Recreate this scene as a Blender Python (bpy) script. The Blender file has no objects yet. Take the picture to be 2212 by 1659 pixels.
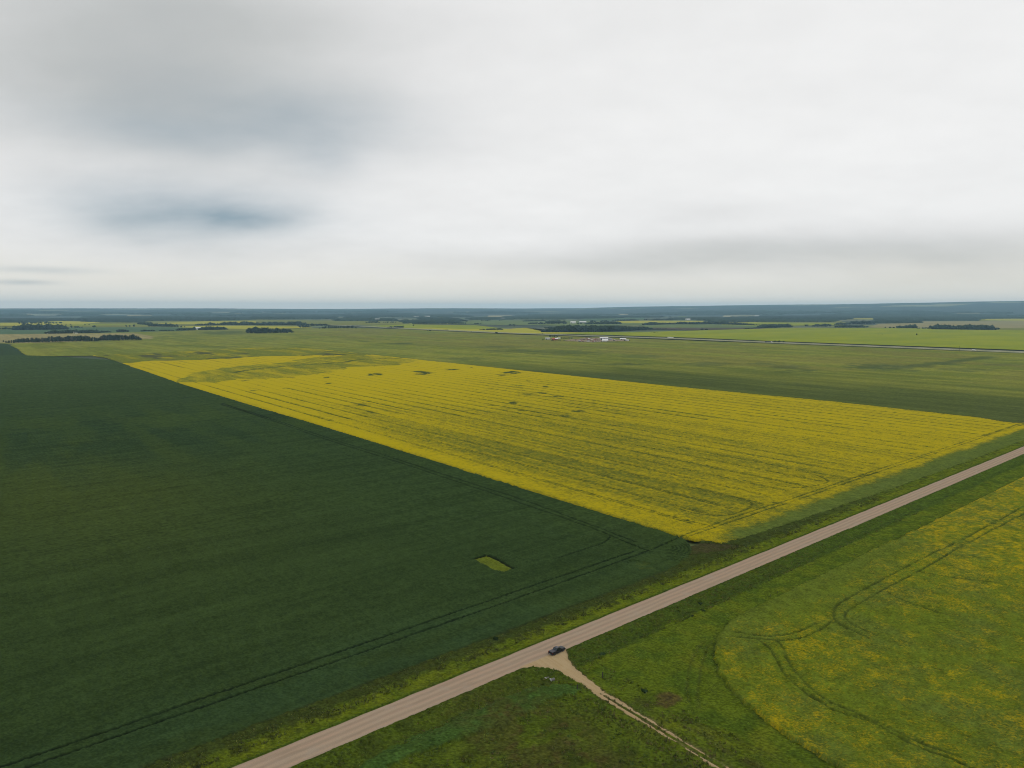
import bpy, bmesh, math, random
import numpy as np
from mathutils import Vector, Matrix

random.seed(5)
R = np.random.default_rng(11)
S = bpy.context.scene
COL = S.collection

# ------------------------------------------------------------------ camera
# The survey grid of the prairie is the world grid: the gravel road runs along +Y.
H = 110.0                                   # drone height in metres
FPX, CXP, CYP, HYP = 1500.0, 1106.0, 829.5, 668.0
PITCH = math.atan((CYP - HYP) / FPX)
YAW = math.radians(50.58)
CAM_X, CAM_Y = -0.20, 1.10
cam_d = bpy.data.cameras.new('camera'); cam = bpy.data.objects.new('camera', cam_d); COL.objects.link(cam)
cam.location = (CAM_X, CAM_Y, H)
cam.rotation_euler = (math.pi/2 - PITCH, 0, YAW)
cam_d.sensor_width = 36.0; cam_d.lens = 36.0*FPX/2212.0
cam_d.clip_start = 0.5; cam_d.clip_end = 90000.0
S.camera = cam

def at(x, y, z=0.0):
    """survey point on the plain seen at (x, y) of the photograph"""
    x = np.asarray(x, float); y = np.asarray(y, float)
    r = x - CXP; u = CYP - y
    fw = FPX*math.cos(PITCH) + u*math.sin(PITCH)
    up = -FPX*math.sin(PITCH) + u*math.cos(PITCH)
    t = -(H - z)/up
    Rr = r*t; F = fw*t
    return np.stack([CAM_X + Rr*math.cos(YAW) - F*math.sin(YAW), CAM_Y + Rr*math.sin(YAW) + F*math.cos(YAW)], -1)
def atl(pts): return at([p[0] for p in pts], [p[1] for p in pts])

# Beyond 10 km the plain climbs to long wooded hills whose crest makes the skyline.
def hill_top(azd):
    """height of the crest by bearing (degrees right of the drone's heading)"""
    ang = np.array([-90, -40, -30, -24, -16, -6, 0, 5, 10, 14, 18, 24, 30, 34, 38, 60, 90.])
    yy = np.array([667, 667.3, 666.7, 666.0, 667.2, 666, 666.6, 665.6, 662.6, 661.2, 659.8, 658.5, 656.6, 654.6, 653.9, 655, 660.])
    return H + (HYP - np.interp(np.clip(azd, -90, 90), ang, yy))/FPX*23000
def bearing(x, y):
    f_ = -x*math.sin(YAW) + y*math.cos(YAW); r_ = x*math.cos(YAW) + y*math.sin(YAW)
    return np.degrees(np.arctan2(r_, f_))
def gz(x, y):
    """height of the land"""
    x = np.asarray(x, float); y = np.asarray(y, float); r = np.hypot(x, y); t = np.clip((r - 11000)/12000, 0, 1)
    return hill_top(bearing(x, y))*t*t*(3 - 2*t)
_rt = np.geomspace(9000, 23000, 300); _tt = np.clip((_rt - 11000)/12000, 0, 1); _tt = _tt*_tt*(3 - 2*_tt)
def atf(x, y):
    """like at(), on the far land"""
    u = CYP - y; r = x - CXP
    fw = FPX*math.cos(PITCH) + u*math.sin(PITCH); up = -FPX*math.sin(PITCH) + u*math.cos(PITCH); tn = up/math.hypot(r, fw)
    if tn < -H/9000: return at(x, y)
    a = math.degrees(math.atan2(r, fw)); rr_ = float(np.interp(tn, (float(hill_top(a))*_tt - H)/_rt, _rt)); th = math.radians(a)
    return np.array([rr_*(math.sin(th)*math.cos(YAW) - math.cos(th)*math.sin(YAW)), rr_*(math.sin(th)*math.sin(YAW) + math.cos(th)*math.cos(YAW))])

# ------------------------------------------------------------------ sky, sun, exposure
SKY = 0.1
W = bpy.data.worlds.new('World'); S.world = W; W.use_nodes = True
nt = W.node_tree; nt.nodes.clear()
def N(tree, typ, **kw):
    n = tree.nodes.new(typ)
    for k, v in kw.items():
        if k.startswith('i_'):
            key = k[2:]; n.inputs[int(key) if key.isdigit() else key.replace('_', ' ')].default_value = v
        else: setattr(n, k, v)
    return n
def MATH(tree, op, a, b=None, c=None, clamp=False):
    n = tree.nodes.new('ShaderNodeMath'); n.operation = op; n.use_clamp = clamp
    for i, v in enumerate((a, b, c)):
        if v is None: continue
        if isinstance(v, (int, float)): n.inputs[i].default_value = v
        else: tree.links.new(v, n.inputs[i])
    return n.outputs[0]
def MIX(tree, f, a, b, blend='MIX'):
    n = tree.nodes.new('ShaderNodeMix'); n.data_type = 'RGBA'; n.blend_type = blend
    for sk, v in ((n.inputs[0], f), (n.inputs[6], a), (n.inputs[7], b)):
        if isinstance(v, (int, float)): sk.default_value = v
        elif isinstance(v, (tuple, list)): sk.default_value = (*v[:3], 1)
        else: tree.links.new(v, sk)
    return n.outputs[2]

SUN_EL, SUN_AZ = math.radians(48), math.radians(20)     # azimuth to the right of the road's far end
L = nt.links.new
sky = N(nt, 'ShaderNodeTexSky', sky_type='NISHITA', sun_disc=False, sun_elevation=SUN_EL, sun_rotation=SUN_AZ)
tc = N(nt, 'ShaderNodeTexCoord')
sep = N(nt, 'ShaderNodeSeparateXYZ'); L(tc.outputs['Generated'], sep.inputs[0])
dx, dy, dz = sep.outputs
# cloud-deck coordinates (a plane overhead, flattened towards the horizon)
inv = MATH(nt, 'DIVIDE', 1.0, MATH(nt, 'ADD', MATH(nt, 'MAXIMUM', dz, 0.0), 0.24))
cxn = N(nt, 'ShaderNodeCombineXYZ')
L(MATH(nt, 'MULTIPLY', dx, inv), cxn.inputs[0]); L(MATH(nt, 'MULTIPLY', dy, inv), cxn.inputs[1])
rot = N(nt, 'ShaderNodeMapping'); rot.inputs['Rotation'].default_value = (0, 0, -YAW); L(cxn.outputs[0], rot.inputs[0])
def wnoise(scale, detail, rough, sx=1, sy=1, off=0.0):
    m = N(nt, 'ShaderNodeMapping'); m.inputs['Scale'].default_value = (sx, sy, 1); m.inputs['Location'].default_value = (off, off*1.7, off)
    L(rot.outputs[0], m.inputs[0])
    n = N(nt, 'ShaderNodeTexNoise', i_Scale=scale, i_Detail=detail, i_Roughness=rough); L(m.outputs[0], n.inputs['Vector'])
    return n.outputs['Fac']
n_big = wnoise(0.5, 2, 0.45, 1, 1, 3.1)
n_mid = wnoise(1.0, 3, 0.45, 0.9, 1.1, 8.4)
n_str = wnoise(1.7, 4, 0.45, 0.75, 1.2, 1.3)
# compass bearing (from the drone's heading) and elevation in degrees, gently warped
hx, hy_ = -math.sin(YAW), math.cos(YAW)
yf = MATH(nt, 'ADD', MATH(nt, 'MULTIPLY', dx, hx), MATH(nt, 'MULTIPLY', dy, hy_))
xr = MATH(nt, 'ADD', MATH(nt, 'MULTIPLY', dx, -hy_*-1), MATH(nt, 'MULTIPLY', dy, -hx))
az = MATH(nt, 'MULTIPLY', MATH(nt, 'ARCTAN2', xr, yf), 180/math.pi)
el = MATH(nt, 'MULTIPLY', MATH(nt, 'ARCSINE', dz), 180/math.pi)
wz = MATH(nt, 'MULTIPLY', MATH(nt, 'SUBTRACT', n_mid, 0.5), 8.0)
we = MATH(nt, 'MULTIPLY', MATH(nt, 'SUBTRACT', n_str, 0.5), 1.8)
azw = MATH(nt, 'ADD', az, wz); elw = MATH(nt, 'ADD', el, we)
def azel(px, py):
    r = px - CXP; u = CYP - py
    fw = FPX*math.cos(PITCH) + u*math.sin(PITCH); up = -FPX*math.sin(PITCH) + u*math.cos(PITCH)
    return math.degrees(math.atan2(r, fw)), math.degrees(math.atan2(up, math.hypot(r, fw)))
def blob(px, py, sx, sy, amp, warp=True):
    a0, e0 = azel(px, py); a1, _ = azel(px + sx, py); _, e1 = azel(px, py - sy)
    A, E = (azw, elw) if warp else (az, el)
    qa = MATH(nt, 'POWER', MATH(nt, 'MULTIPLY', MATH(nt, 'SUBTRACT', A, a0), 1/abs(a1 - a0)), 2.0)
    qe = MATH(nt, 'POWER', MATH(nt, 'MULTIPLY', MATH(nt, 'SUBTRACT', E, e0), 1/abs(e1 - e0)), 2.0)
    return MATH(nt, 'MULTIPLY', MATH(nt, 'EXPONENT', MATH(nt, 'MULTIPLY', MATH(nt, 'ADD', qa, qe), -1.0)), amp)
def add(l):
    r = l[0]
    for k in l[1:]: r = MATH(nt, 'ADD', r, k)
    return r
# thin places of the deck where blue sky and cloud shadow show
thin = add([blob(460, 452, 240, 62, .50), blob(560, 478, 110, 26, .45), blob(310, 462, 200, 48, .32), blob(640, 262, 250, 76, .42), blob(330, 285, 250, 48, .30),
            blob(720, 345, 80, 42, .22), blob(50, 610, 70, 6, .4, False), blob(90, 583, 120, 8, .3, False)])
# heavier grey underside
grey = add([blob(150, 120, 580, 270, .55), blob(520, 230, 420, 130, .28), blob(560, 20, 420, 110, .28), blob(1350, 566, 520, 30, .40), blob(1600, 530, 340, 30, .30),
            blob(2050, 560, 330, 60, .46), blob(1500, 460, 160, 30, .14), blob(480, 540, 420, 40, .12), blob(1700, 620, 900, 26, .16)])
grey = MATH(nt, 'ADD', grey, MATH(nt, 'MULTIPLY', MATH(nt, 'SUBTRACT', n_big, 0.5), 0.22))
grey = MATH(nt, 'ADD', grey, MATH(nt, 'MULTIPLY', MATH(nt, 'SUBTRACT', n_mid, 0.5), 0.26))
grey = MATH(nt, 'ADD', grey, MATH(nt, 'MULTIPLY', MATH(nt, 'SUBTRACT', n_str, 0.5), 0.10))
n_fin = wnoise(4.2, 6, 0.6, .85, 1.1, 5.7)
grey = MATH(nt, 'ADD', grey, MATH(nt, 'MULTIPLY', MATH(nt, 'SUBTRACT', n_fin, 0.5), 0.24))
thin = MATH(nt, 'MULTIPLY', thin, MATH(nt, 'ADD', .55, MATH(nt, 'MULTIPLY', n_fin, .9)))
k = 1/SKY
ramp = N(nt, 'ShaderNodeValToRGB'); L(MATH(nt, 'ADD', MATH(nt, 'MULTIPLY', grey, 0.8), 0.1, clamp=True), ramp.inputs[0])
cr = ramp.color_ramp
cr.elements[0].position = 0.0; cr.elements[0].color = (.95, .948, .94, 1)
cr.elements[1].position = 1.0; cr.elements[1].color = (.36, .39, .41, 1)
e = cr.elements.new(0.25); e.color = (.79, .79, .785, 1)
e = cr.elements.new(0.6); e.color = (.535, .55, .545, 1)
# creamy light low over the horizon
warm = MATH(nt, 'EXPONENT', MATH(nt, 'MULTIPLY', MATH(nt, 'POWER', MATH(nt, 'MULTIPLY', MATH(nt, 'SUBTRACT', elw, 1.2), 1/2.4), 2.0), -1.0))
cloud = MIX(nt, MATH(nt, 'MULTIPLY', warm, 0.6), ramp.outputs[0], (.90, .84, .71))
shade = MIX(nt, MATH(nt, 'MULTIPLY', thin, 1.0, clamp=True), cloud, (.30, .385, .445))
scl = N(nt, 'ShaderNodeVectorMath', operation='SCALE'); L(shade, scl.inputs[0]); scl.inputs['Scale'].default_value = k
cover = MATH(nt, 'SUBTRACT', 0.985, MATH(nt, 'MULTIPLY', thin, 0.12), clamp=True)
mixs = MIX(nt, cover, sky.outputs[0], scl.outputs[0])
bg = N(nt, 'ShaderNodeBackground', i_Strength=SKY); L(mixs, bg.inputs[0])
wo = N(nt, 'ShaderNodeOutputWorld'); L(bg.outputs[0], wo.inputs[0])

sun_d = bpy.data.lights.new('sun', 'SUN'); sun_d.energy = 0.6; sun_d.angle = math.radians(24); sun_d.color = (1, .96, .9)
sun = bpy.data.objects.new('sun', sun_d); COL.objects.link(sun)
sd = Vector((math.sin(SUN_AZ)*math.cos(SUN_EL), math.cos(SUN_AZ)*math.cos(SUN_EL), math.sin(SUN_EL)))
sun.rotation_euler = (-sd).to_track_quat('-Z', 'Y').to_euler()
S.view_settings.view_transform = 'Standard'; S.view_settings.look = 'None'
S.view_settings.exposure = 0.0; S.view_settings.gamma = 1.0; S.view_settings.use_curve_mapping = False
S.render.engine = 'CYCLES'
S.cycles.pixel_filter_type = 'BLACKMAN_HARRIS'; S.cycles.filter_width = 1.0

# ------------------------------------------------------------------ helpers
def put(o, parent=None):
    COL.objects.link(o)
    if parent is not None: o.parent = parent
    return o
def tag(o, label=None, cat=None, group=None, kind=None):
    if label: o['label'] = label
    if cat: o['category'] = cat
    if group: o['group'] = group
    if kind: o['kind'] = kind
    return o
def empty(name, loc=(0, 0, 0), rz=0.0):
    o = bpy.data.objects.new(name, None); o.empty_display_size = 0.3
    o.location = loc; o.rotation_euler = (0, 0, rz); return put(o)
def mesh_obj(name, bm, mats, parent=None, smooth=False):
    me = bpy.data.meshes.new(name); bm.to_mesh(me); bm.free()
    for m in (mats if isinstance(mats, (list, tuple)) else [mats]): me.materials.append(m)
    if smooth:
        for p in me.polygons: p.use_smooth = True
    return put(bpy.data.objects.new(name, me), parent)
def copy_tree(o, parent=None):
    c = o.copy(); COL.objects.link(c)
    if parent is not None: c.parent = parent
    for ch in o.children: copy_tree(ch, c)
    return c

def hashf(ix, iy, seed):
    a = (ix.astype(np.int64)*374761393 + iy.astype(np.int64)*668265263 + seed*1442695041) & 0xffffffff
    a = ((a ^ (a >> 13))*1274126177) & 0xffffffff
    a = ((a ^ (a >> 16))*2246822519) & 0xffffffff
    return ((a ^ (a >> 15)) & 0xffff)/65535.0
def vn(x, y, seed=0):
    xi = np.floor(x); yi = np.floor(y); fx = x - xi; fy = y - yi
    fx = fx*fx*(3 - 2*fx); fy = fy*fy*(3 - 2*fy)
    a = hashf(xi, yi, seed); b = hashf(xi + 1, yi, seed); c = hashf(xi, yi + 1, seed); d = hashf(xi + 1, yi + 1, seed)
    return (a*(1 - fx) + b*fx)*(1 - fy) + (c*(1 - fx) + d*fx)*fy
def fbm(x, y, seed=0, oct=4, gain=0.5):
    s = 0; a = 1; t = 0
    for i in range(oct):
        s = s + a*vn(x, y, seed + i*17); t += a; a *= gain; x = x*2.03 + 5.2; y = y*2.03 + 1.7
    return s/t
def sm(a, b, x):
    t = np.clip((x - a)/(b - a), 0, 1); return t*t*(3 - 2*t)
def inpoly(x, y, P):
    r = np.zeros(x.shape, bool); n = len(P); j = n - 1
    for i in range(n):
        xi, yi = P[i]; xj, yj = P[j]
        if yi != yj:
            r ^= ((yi > y) != (yj > y)) & (x < (xj - xi)*(y - yi)/(yj - yi) + xi)
        j = i
    return r
def spline(P, step=2.0):
    P = np.asarray(P, float)
    if len(P) < 3: return P
    Q = [P[0]]
    for i in range(len(P) - 1):
        p0 = P[max(i - 1, 0)]; p1 = P[i]; p2 = P[i + 1]; p3 = P[min(i + 2, len(P) - 1)]
        n = max(1, int(min(10, np.hypot(*(p2 - p1))/step)))
        for k in range(1, n + 1):
            t = k/n
            Q.append(0.5*((2*p1) + (-p0 + p2)*t + (2*p0 - 5*p1 + 4*p2 - p3)*t*t + (-p0 + 3*p1 - 3*p2 + p3)*t**3))
    return np.array(Q)
def segs(lines):
    out = []
    for ln in lines:
        ln = np.asarray(ln); out.append(np.concatenate([ln[:-1], ln[1:]], 1))
    return np.concatenate(out, 0)
def dist_segs(x, y, SG, cap=4.0):
    d = np.full(x.shape, cap)
    x0, x1, y0, y1 = x.min() - cap, x.max() + cap, y.min() - cap, y.max() + cap
    for ax, ay, bx, by in SG:
        if max(ax, bx) < x0 or min(ax, bx) > x1 or max(ay, by) < y0 or min(ay, by) > y1: continue
        vx, vy = bx - ax, by - ay; l2 = vx*vx + vy*vy + 1e-9
        t = np.clip(((x - ax)*vx + (y - ay)*vy)/l2, 0, 1)
        d = np.minimum(d, np.hypot(x - ax - t*vx, y - ay - t*vy))
    return d
def ell(x, y, cx, cy, rx, ry): return np.exp(-(((x - cx)/rx)**2 + ((y - cy)/ry)**2))

# ------------------------------------------------------------------ materials
def new_mat(name):
    m = bpy.data.materials.new(name); m.use_nodes = True; t = m.node_tree
    b = t.nodes['Principled BSDF']; return m, t, b
def noise(t, scale, detail=3, rough=0.55, vec=None, stretch=None, dim='3D'):
    n = t.nodes.new('ShaderNodeTexNoise'); n.inputs['Scale'].default_value = scale; n.inputs['Detail'].default_value = detail; n.inputs['Roughness'].default_value = rough
    g = t.nodes.new('ShaderNodeNewGeometry'); v = g.outputs['Position'] if vec is None else vec
    if stretch is not None:
        m = t.nodes.new('ShaderNodeMapping'); m.inputs['Scale'].default_value = stretch; t.links.new(v, m.inputs[0]); v = m.outputs[0]
    t.links.new(v, n.inputs['Vector']); return n.outputs['Fac']
def ramp01(t, f, a, b):
    n = t.nodes.new('ShaderNodeMapRange'); n.interpolation_type = 'SMOOTHSTEP'
    t.links.new(f, n.inputs[0]); n.inputs[1].default_value = a; n.inputs[2].default_value = b; return n.outputs[0]
def bump(t, b, h, strength, dist):
    n = t.nodes.new('ShaderNodeBump'); n.inputs['Strength'].default_value = strength; n.inputs['Distance'].default_value = dist
    t.links.new(h, n.inputs['Height']); t.links.new(n.outputs[0], b.inputs['Normal'])
def simple(name, col, rough=0.6, metal=0.0, vary=0.12, scale=3.0, spec=0.5, coat=0.0):
    m, t, b = new_mat(name)
    f = noise(t, scale, 4)
    c = MIX(t, f, tuple(v*(1 - vary) for v in col), tuple(v*(1 + vary) for v in col)); t.links.new(c, b.inputs['Base Color'])
    b.inputs['Roughness'].default_value = rough; b.inputs['Metallic'].default_value = metal; b.inputs['Specular IOR Level'].default_value = spec
    b.inputs['Coat Weight'].default_value = coat
    return m
def crop_mat(name, flower=None, contrast=0.5, fine=2.2, rough=0.95, spec=0.0, stretch=(1, 1, 1), fl_scale=2.6):
    """leafy canopy: per-point pigment, leaf-scale mottling and (for canola) open blossom"""
    m, t, b = new_mat(name)
    at_ = t.nodes.new('ShaderNodeAttribute'); at_.attribute_name = 'tint'
    f1 = noise(t, fine, 4, 0.7, stretch=stretch); f2 = noise(t, fine*0.13, 3, 0.6, stretch=stretch)
    g = MATH(t, 'ADD', MATH(t, 'MULTIPLY', MATH(t, 'SUBTRACT', f1, 0.5), 2.2*contrast), MATH(t, 'MULTIPLY', MATH(t, 'SUBTRACT', f2, 0.5), 0.9*contrast))
    g = MATH(t, 'MAXIMUM', MATH(t, 'ADD', g, 1.0), 0.15)
    sc = t.nodes.new('ShaderNodeVectorMath'); sc.operation = 'SCALE'; t.links.new(at_.outputs['Color'], sc.inputs[0]); t.links.new(g, sc.inputs['Scale'])
    col = sc.outputs[0]
    if flower:
        bl = t.nodes.new('ShaderNodeAttribute'); bl.attribute_name = 'bloom'
        fn = noise(t, fl_scale, 3, 0.75, stretch=stretch); fb = noise(t, fl_scale*0.11, 3, 0.65, stretch=stretch)
        v = MATH(t, 'ADD', MATH(t, 'ADD', MATH(t, 'MULTIPLY', fn, 0.62), MATH(t, 'MULTIPLY', fb, 0.38)), MATH(t, 'MULTIPLY', bl.outputs['Fac'], 0.5))
        mk = MATH(t, 'MULTIPLY', ramp01(t, v, 0.58, 0.98), .95)
        col = MIX(t, mk, col, flower)
    t.links.new(col, b.inputs['Base Color']); b.inputs['Roughness'].default_value = rough; b.inputs['Specular IOR Level'].default_value = spec
    bump(t, b, noise(t, fine*1.7, 4, 0.75), 0.9, 0.35)
    return m

M_leaf = crop_mat('dark_crop_leaf', None, 0.42, 2.4)
M_canola = crop_mat('canola_bloom', (.395, .318, .005), 0.6, 2.4)
M_canola2 = crop_mat('canola_sparse_bloom', (.40, .30, .005), 0.6, 2.0)
M_cereal = crop_mat('cereal_canopy', None, 0.30, 0.7, stretch=(1.0, .5, 1))
M_grass = crop_mat('grass_blades', None, 0.8, 1.5)

def paint(name, base, amp=0.25, scale=0.02, stretch=(1, 1, 1), second=None, rough=0.85, fine=0.25):
    """distant field or plain soil: two pigments mottled by wide and small noise"""
    m, t, b = new_mat(name)
    f = noise(t, scale, 5, 0.6, stretch=stretch); f2 = noise(t, fine, 3, 0.6, stretch=stretch)
    c = MIX(t, ramp01(t, f, 0.35, 0.68), base, second if second else tuple(v*(1 - amp) for v in base))
    c = MIX(t, MATH(t, 'MULTIPLY', f2, amp), c, tuple(v*0.45 for v in base))
    t.links.new(c, b.inputs['Base Color']); b.inputs['Roughness'].default_value = rough; b.inputs['Specular IOR Level'].default_value = 0.0
    return m

# ------------------------------------------------------------------ land forms near the road
ROAD_L, ROAD_R = -163.4, -154.4
LANE_Y = 141.0
def terrain(x, y):
    u = x - ROAD_R; v = ROAD_L - x
    right = np.where(u > 0, 0.45 - 1.15*sm(0.5, 6.5, u) + 0.75*sm(7.5, 11.5, u), 0.0)
    left = np.where(v > 0, 0.45 - 0.75*sm(0.3, 3.5, v) + 0.35*sm(4.5, 8.5, v), 0.0)
    mid = np.where((u <= 0) & (v <= 0), 0.45, 0.0)
    z = right + left + mid
    lane = np.exp(-((y - LANE_Y)/5.5)**4)*sm(0, 2, u)          # the approach fills the ditch
    return z*(1 - lane) + lane*(0.45*(1 - sm(0, 14, u)))

TILE0 = 57.6
def lod(d, wedge, smin):
    if not wedge: return max(7.2, smin)
    s = 0.45 if d < 330 else 0.9 if d < 700 else 1.8 if d < 1400 else 3.6 if d < 2300 else 7.2
    return max(s, smin)
def build_field(name, poly, mat, fn, smin=0.45, grain=0.3, bgrain=0.0, holes=(), tracks=None, tile=TILE0, edge_drop=True, jitter=0.0, base=None):
    """canopy surface on a ground grid, finer where the drone is near; fn(x,y,s,d)->(height, tint, bloom)"""
    P = np.asarray(poly, float)
    x0, y0 = np.floor(P.min(0)/tile)*tile; x1, y1 = P.max(0)
    VV = []; FF = []; TT = []; BB = []; off = 0
    hv = np.array([-math.sin(YAW), math.cos(YAW)])
    SG = segs(tracks) if tracks else None
    gx = np.arange(x0, x1, tile); gy = np.arange(y0, y1, tile)
    for tx in gx:
        for ty in gy:
            c = np.array([tx + tile/2, ty + tile/2]); d = np.hypot(*c)
            ang = math.degrees(math.acos(max(-1, min(1, float(c @ hv)/max(d, 1e-6)))))
            near = max(60.0, d - tile*0.5)
            wedge = ang < 44 + math.degrees(math.atan2(tile*0.75, d)) and d > 60
            s = lod(near, wedge, smin)
            n = int(round(tile/s))
            cx = tx + (np.arange(-1, n + 1) + 0.5)*s; cy = ty + (np.arange(-1, n + 1) + 0.5)*s
            CX, CY = np.meshgrid(cx, cy, indexing='ij')
            jx = jy = 0
            if jitter: jx = (vn(CX/2.1, CY/2.1, 5) - .5)*jitter; jy = (vn(CX/2.1, CY/2.1, 9) - .5)*jitter
            m = inpoly(CX + jx, CY + jy, P)
            for hp, er in holes:                # keep a margin under the taller crop so that no seam opens
                q = inpoly(CX, CY, hp)
                for ex, ey in ((er, 0), (-er, 0), (0, er), (0, -er)): q &= inpoly(CX + ex, CY + ey, hp)
                m &= ~q
            if not m[1:-1, 1:-1].any(): continue
            vx = tx + np.arange(n + 1)*s; vy = ty + np.arange(n + 1)*s
            X, Y = np.meshgrid(vx, vy, indexing='ij')
            rx = (vn(X/s*0.97, Y/s*0.97, 3) - .5)*s*0.5; ry = (vn(X/s*0.97, Y/s*0.97, 4) - .5)*s*0.5
            td = dist_segs(X, Y, SG) if SG is not None else np.full(X.shape, 9.0)
            z, tint, bloom = fn(X, Y, s, td)
            hx_ = hashf(np.round(X/s), np.round(Y/s), 401) - .5; tint = tint*(1 + 2*grain*hx_[..., None])
            if bgrain: bloom = bloom + bgrain*(hashf(np.round(X/s), np.round(Y/s), 405) - .5)
            g = terrain(X, Y) if base is None else base(X, Y)
            if edge_drop:
                cnt = m[:-1, :-1].astype(int) + m[1:, :-1] + m[:-1, 1:] + m[1:, 1:]
                z = np.where(cnt < 4, -0.25, z)
            V = np.stack([X + rx, Y + ry, g + z], -1).reshape(-1, 3)
            ii, jj = np.nonzero(m[1:-1, 1:-1])
            q = np.stack([ii*(n + 1) + jj, (ii + 1)*(n + 1) + jj, (ii + 1)*(n + 1) + jj + 1, ii*(n + 1) + jj + 1], 1)
            used, inv_ = np.unique(q, return_inverse=True)
            VV.append(V[used]); FF.append(inv_.reshape(-1, 4) + off); off += len(used)
            TT.append(tint.reshape(-1, 3)[used]); BB.append(np.broadcast_to(bloom, X.shape).reshape(-1)[used])
    V = np.concatenate(VV); F = np.concatenate(FF); T = np.concatenate(TT); B = np.concatenate(BB)
    me = bpy.data.meshes.new(name)
    me.vertices.add(len(V)); me.vertices.foreach_set('co', V.astype(np.float32).ravel())
    me.loops.add(len(F)*4); me.loops.foreach_set('vertex_index', F.astype(np.int32).ravel())
    me.polygons.add(len(F)); me.polygons.foreach_set('loop_start', (np.arange(len(F))*4).astype(np.int32)); me.polygons.foreach_set('loop_total', np.full(len(F), 4, np.int32))
    me.update(calc_edges=True)
    a = me.attributes.new('tint', 'FLOAT_COLOR', 'POINT'); a.data.foreach_set('color', np.concatenate([T, np.ones((len(T), 1))], 1).astype(np.float32).ravel())
    a = me.attributes.new('bloom', 'FLOAT', 'POINT'); a.data.foreach_set('value', B.astype(np.float32))
    me.materials.append(mat)
    print(name, len(F), 'quads')
    return put(bpy.data.objects.new(name, me))
def C3(shape, c): return np.broadcast_to(np.array(c, float), shape + (3,)).copy()
def lerp3(a, b, w): return a*(1 - w[..., None]) + np.asarray(b)*w[..., None]

# ------------------------------------------------------------------ the plain, hills, haze
m, t, b = new_mat('prairie_ground')
geo = t.nodes.new('ShaderNodeNewGeometry')
mp = t.nodes.new('ShaderNodeMapping'); mp.inputs['Scale'].default_value = (1/800, 1/800, 0); t.links.new(geo.outputs['Position'], mp.inputs[0])
fl = t.nodes.new('ShaderNodeVectorMath'); fl.operation = 'FLOOR'; t.links.new(mp.outputs[0], fl.inputs[0])
wn = t.nodes.new('ShaderNodeTexWhiteNoise'); wn.noise_dimensions = '2D'; t.links.new(fl.outputs[0], wn.inputs['Vector'])
rp = t.nodes.new('ShaderNodeValToRGB'); rp.color_ramp.interpolation = 'CONSTANT'; t.links.new(wn.outputs['Value'], rp.inputs[0])
cr = rp.color_ramp; cr.elements[0].color = (.08, .11, .03, 1); cr.elements[1].position = .3; cr.elements[1].color = (.10, .125, .035, 1)
for p_, c_ in ((.5, (.17, .18, .04, 1)), (.62, (.16, .155, .08, 1)), (.78, (.07, .10, .035, 1))):
    e = cr.elements.new(p_); e.color = c_
wood_f = ramp01(t, noise(t, 0.0011, 4, 0.6), 0.42, 0.52)
c = MIX(t, wood_f, rp.outputs[0], (.035, .05, .025))
c = MIX(t, MATH(t, 'MULTIPLY', noise(t, 0.03, 4), 0.35), c, (.06, .09, .03))
t.links.new(c, b.inputs['Base Color']); b.inputs['Roughness'].default_value = 0.9; b.inputs['Specular IOR Level'].default_value = 0.1
M_ground = m
def polar(name, r0, r1, nr, na, mat, lift, rough):
    A = np.linspace(-180, 180, na); rr = r0*(r1/r0)**np.linspace(0, 1, nr); AA, RR = np.meshgrid(A, rr, indexing='ij'); th = np.radians(AA)
    X = RR*(np.sin(th)*math.cos(YAW) - np.cos(th)*math.sin(YAW)); Y = RR*(np.sin(th)*math.sin(YAW) + np.cos(th)*math.cos(YAW))
    Z = gz(X, Y) + lift
    if rough: Z = Z + ((fbm(X/2600, Y/2600, 3, 4) - .5)*.0011*RR + (fbm(X/500, Y/500, 8, 2) - .5)*.0003*RR)*sm(r0, r0*1.4, RR); Z = np.where(RR >= 23400, Z - (RR - 23400)*.08, Z)
    V = np.stack([X, Y, Z], -1).reshape(-1, 3).tolist(); F = [(i*nr + j, i*nr + j + 1, (i + 1)*nr + j + 1, (i + 1)*nr + j) for i in range(na - 1) for j in range(nr - 1)]
    if r0 < 50: V.append((0, 0, lift)); c_ = len(V) - 1; F += [(c_, i*nr, (i + 1)*nr) for i in range(na - 1)]
    me = bpy.data.meshes.new(name); me.from_pydata(V, [], F); me.materials.append(mat); me.update()
    if me.polygons[len(me.polygons)//2].normal.z < 0: me.flip_normals()
    tag(put(bpy.data.objects.new(name, me)), kind='structure'); return float(Z.min()), float(Z.max())
polar('ground', 20.0, 11300.0, 60, 240, M_ground, -1.6, False)
m, t, b = new_mat('wooded_hills')
geo = t.nodes.new('ShaderNodeNewGeometry')
f = ramp01(t, noise(t, 0.00035, 5, 0.62), 0.50, 0.56); f2 = noise(t, 0.002, 4, 0.6)
mp = t.nodes.new('ShaderNodeMapping'); mp.inputs['Scale'].default_value = (1/700, 1/1100, 0); t.links.new(geo.outputs['Position'], mp.inputs[0])
fl = t.nodes.new('ShaderNodeVectorMath'); fl.operation = 'FLOOR'; t.links.new(mp.outputs[0], fl.inputs[0])
wn = t.nodes.new('ShaderNodeTexWhiteNoise'); wn.noise_dimensions = '2D'; t.links.new(fl.outputs[0], wn.inputs['Vector'])
fieldm = MATH(t, 'MULTIPLY', MATH(t, 'GREATER_THAN', wn.outputs['Value'], 0.72), f)
c = MIX(t, f2, (.018, .030, .026), (.034, .052, .040)); c = MIX(t, fieldm, c, (.20, .21, .11))
t.links.new(c, b.inputs['Base Color']); b.inputs['Roughness'].default_value = 0.95; b.inputs['Specular IOR Level'].default_value = 0.05
M_hill = m
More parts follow.
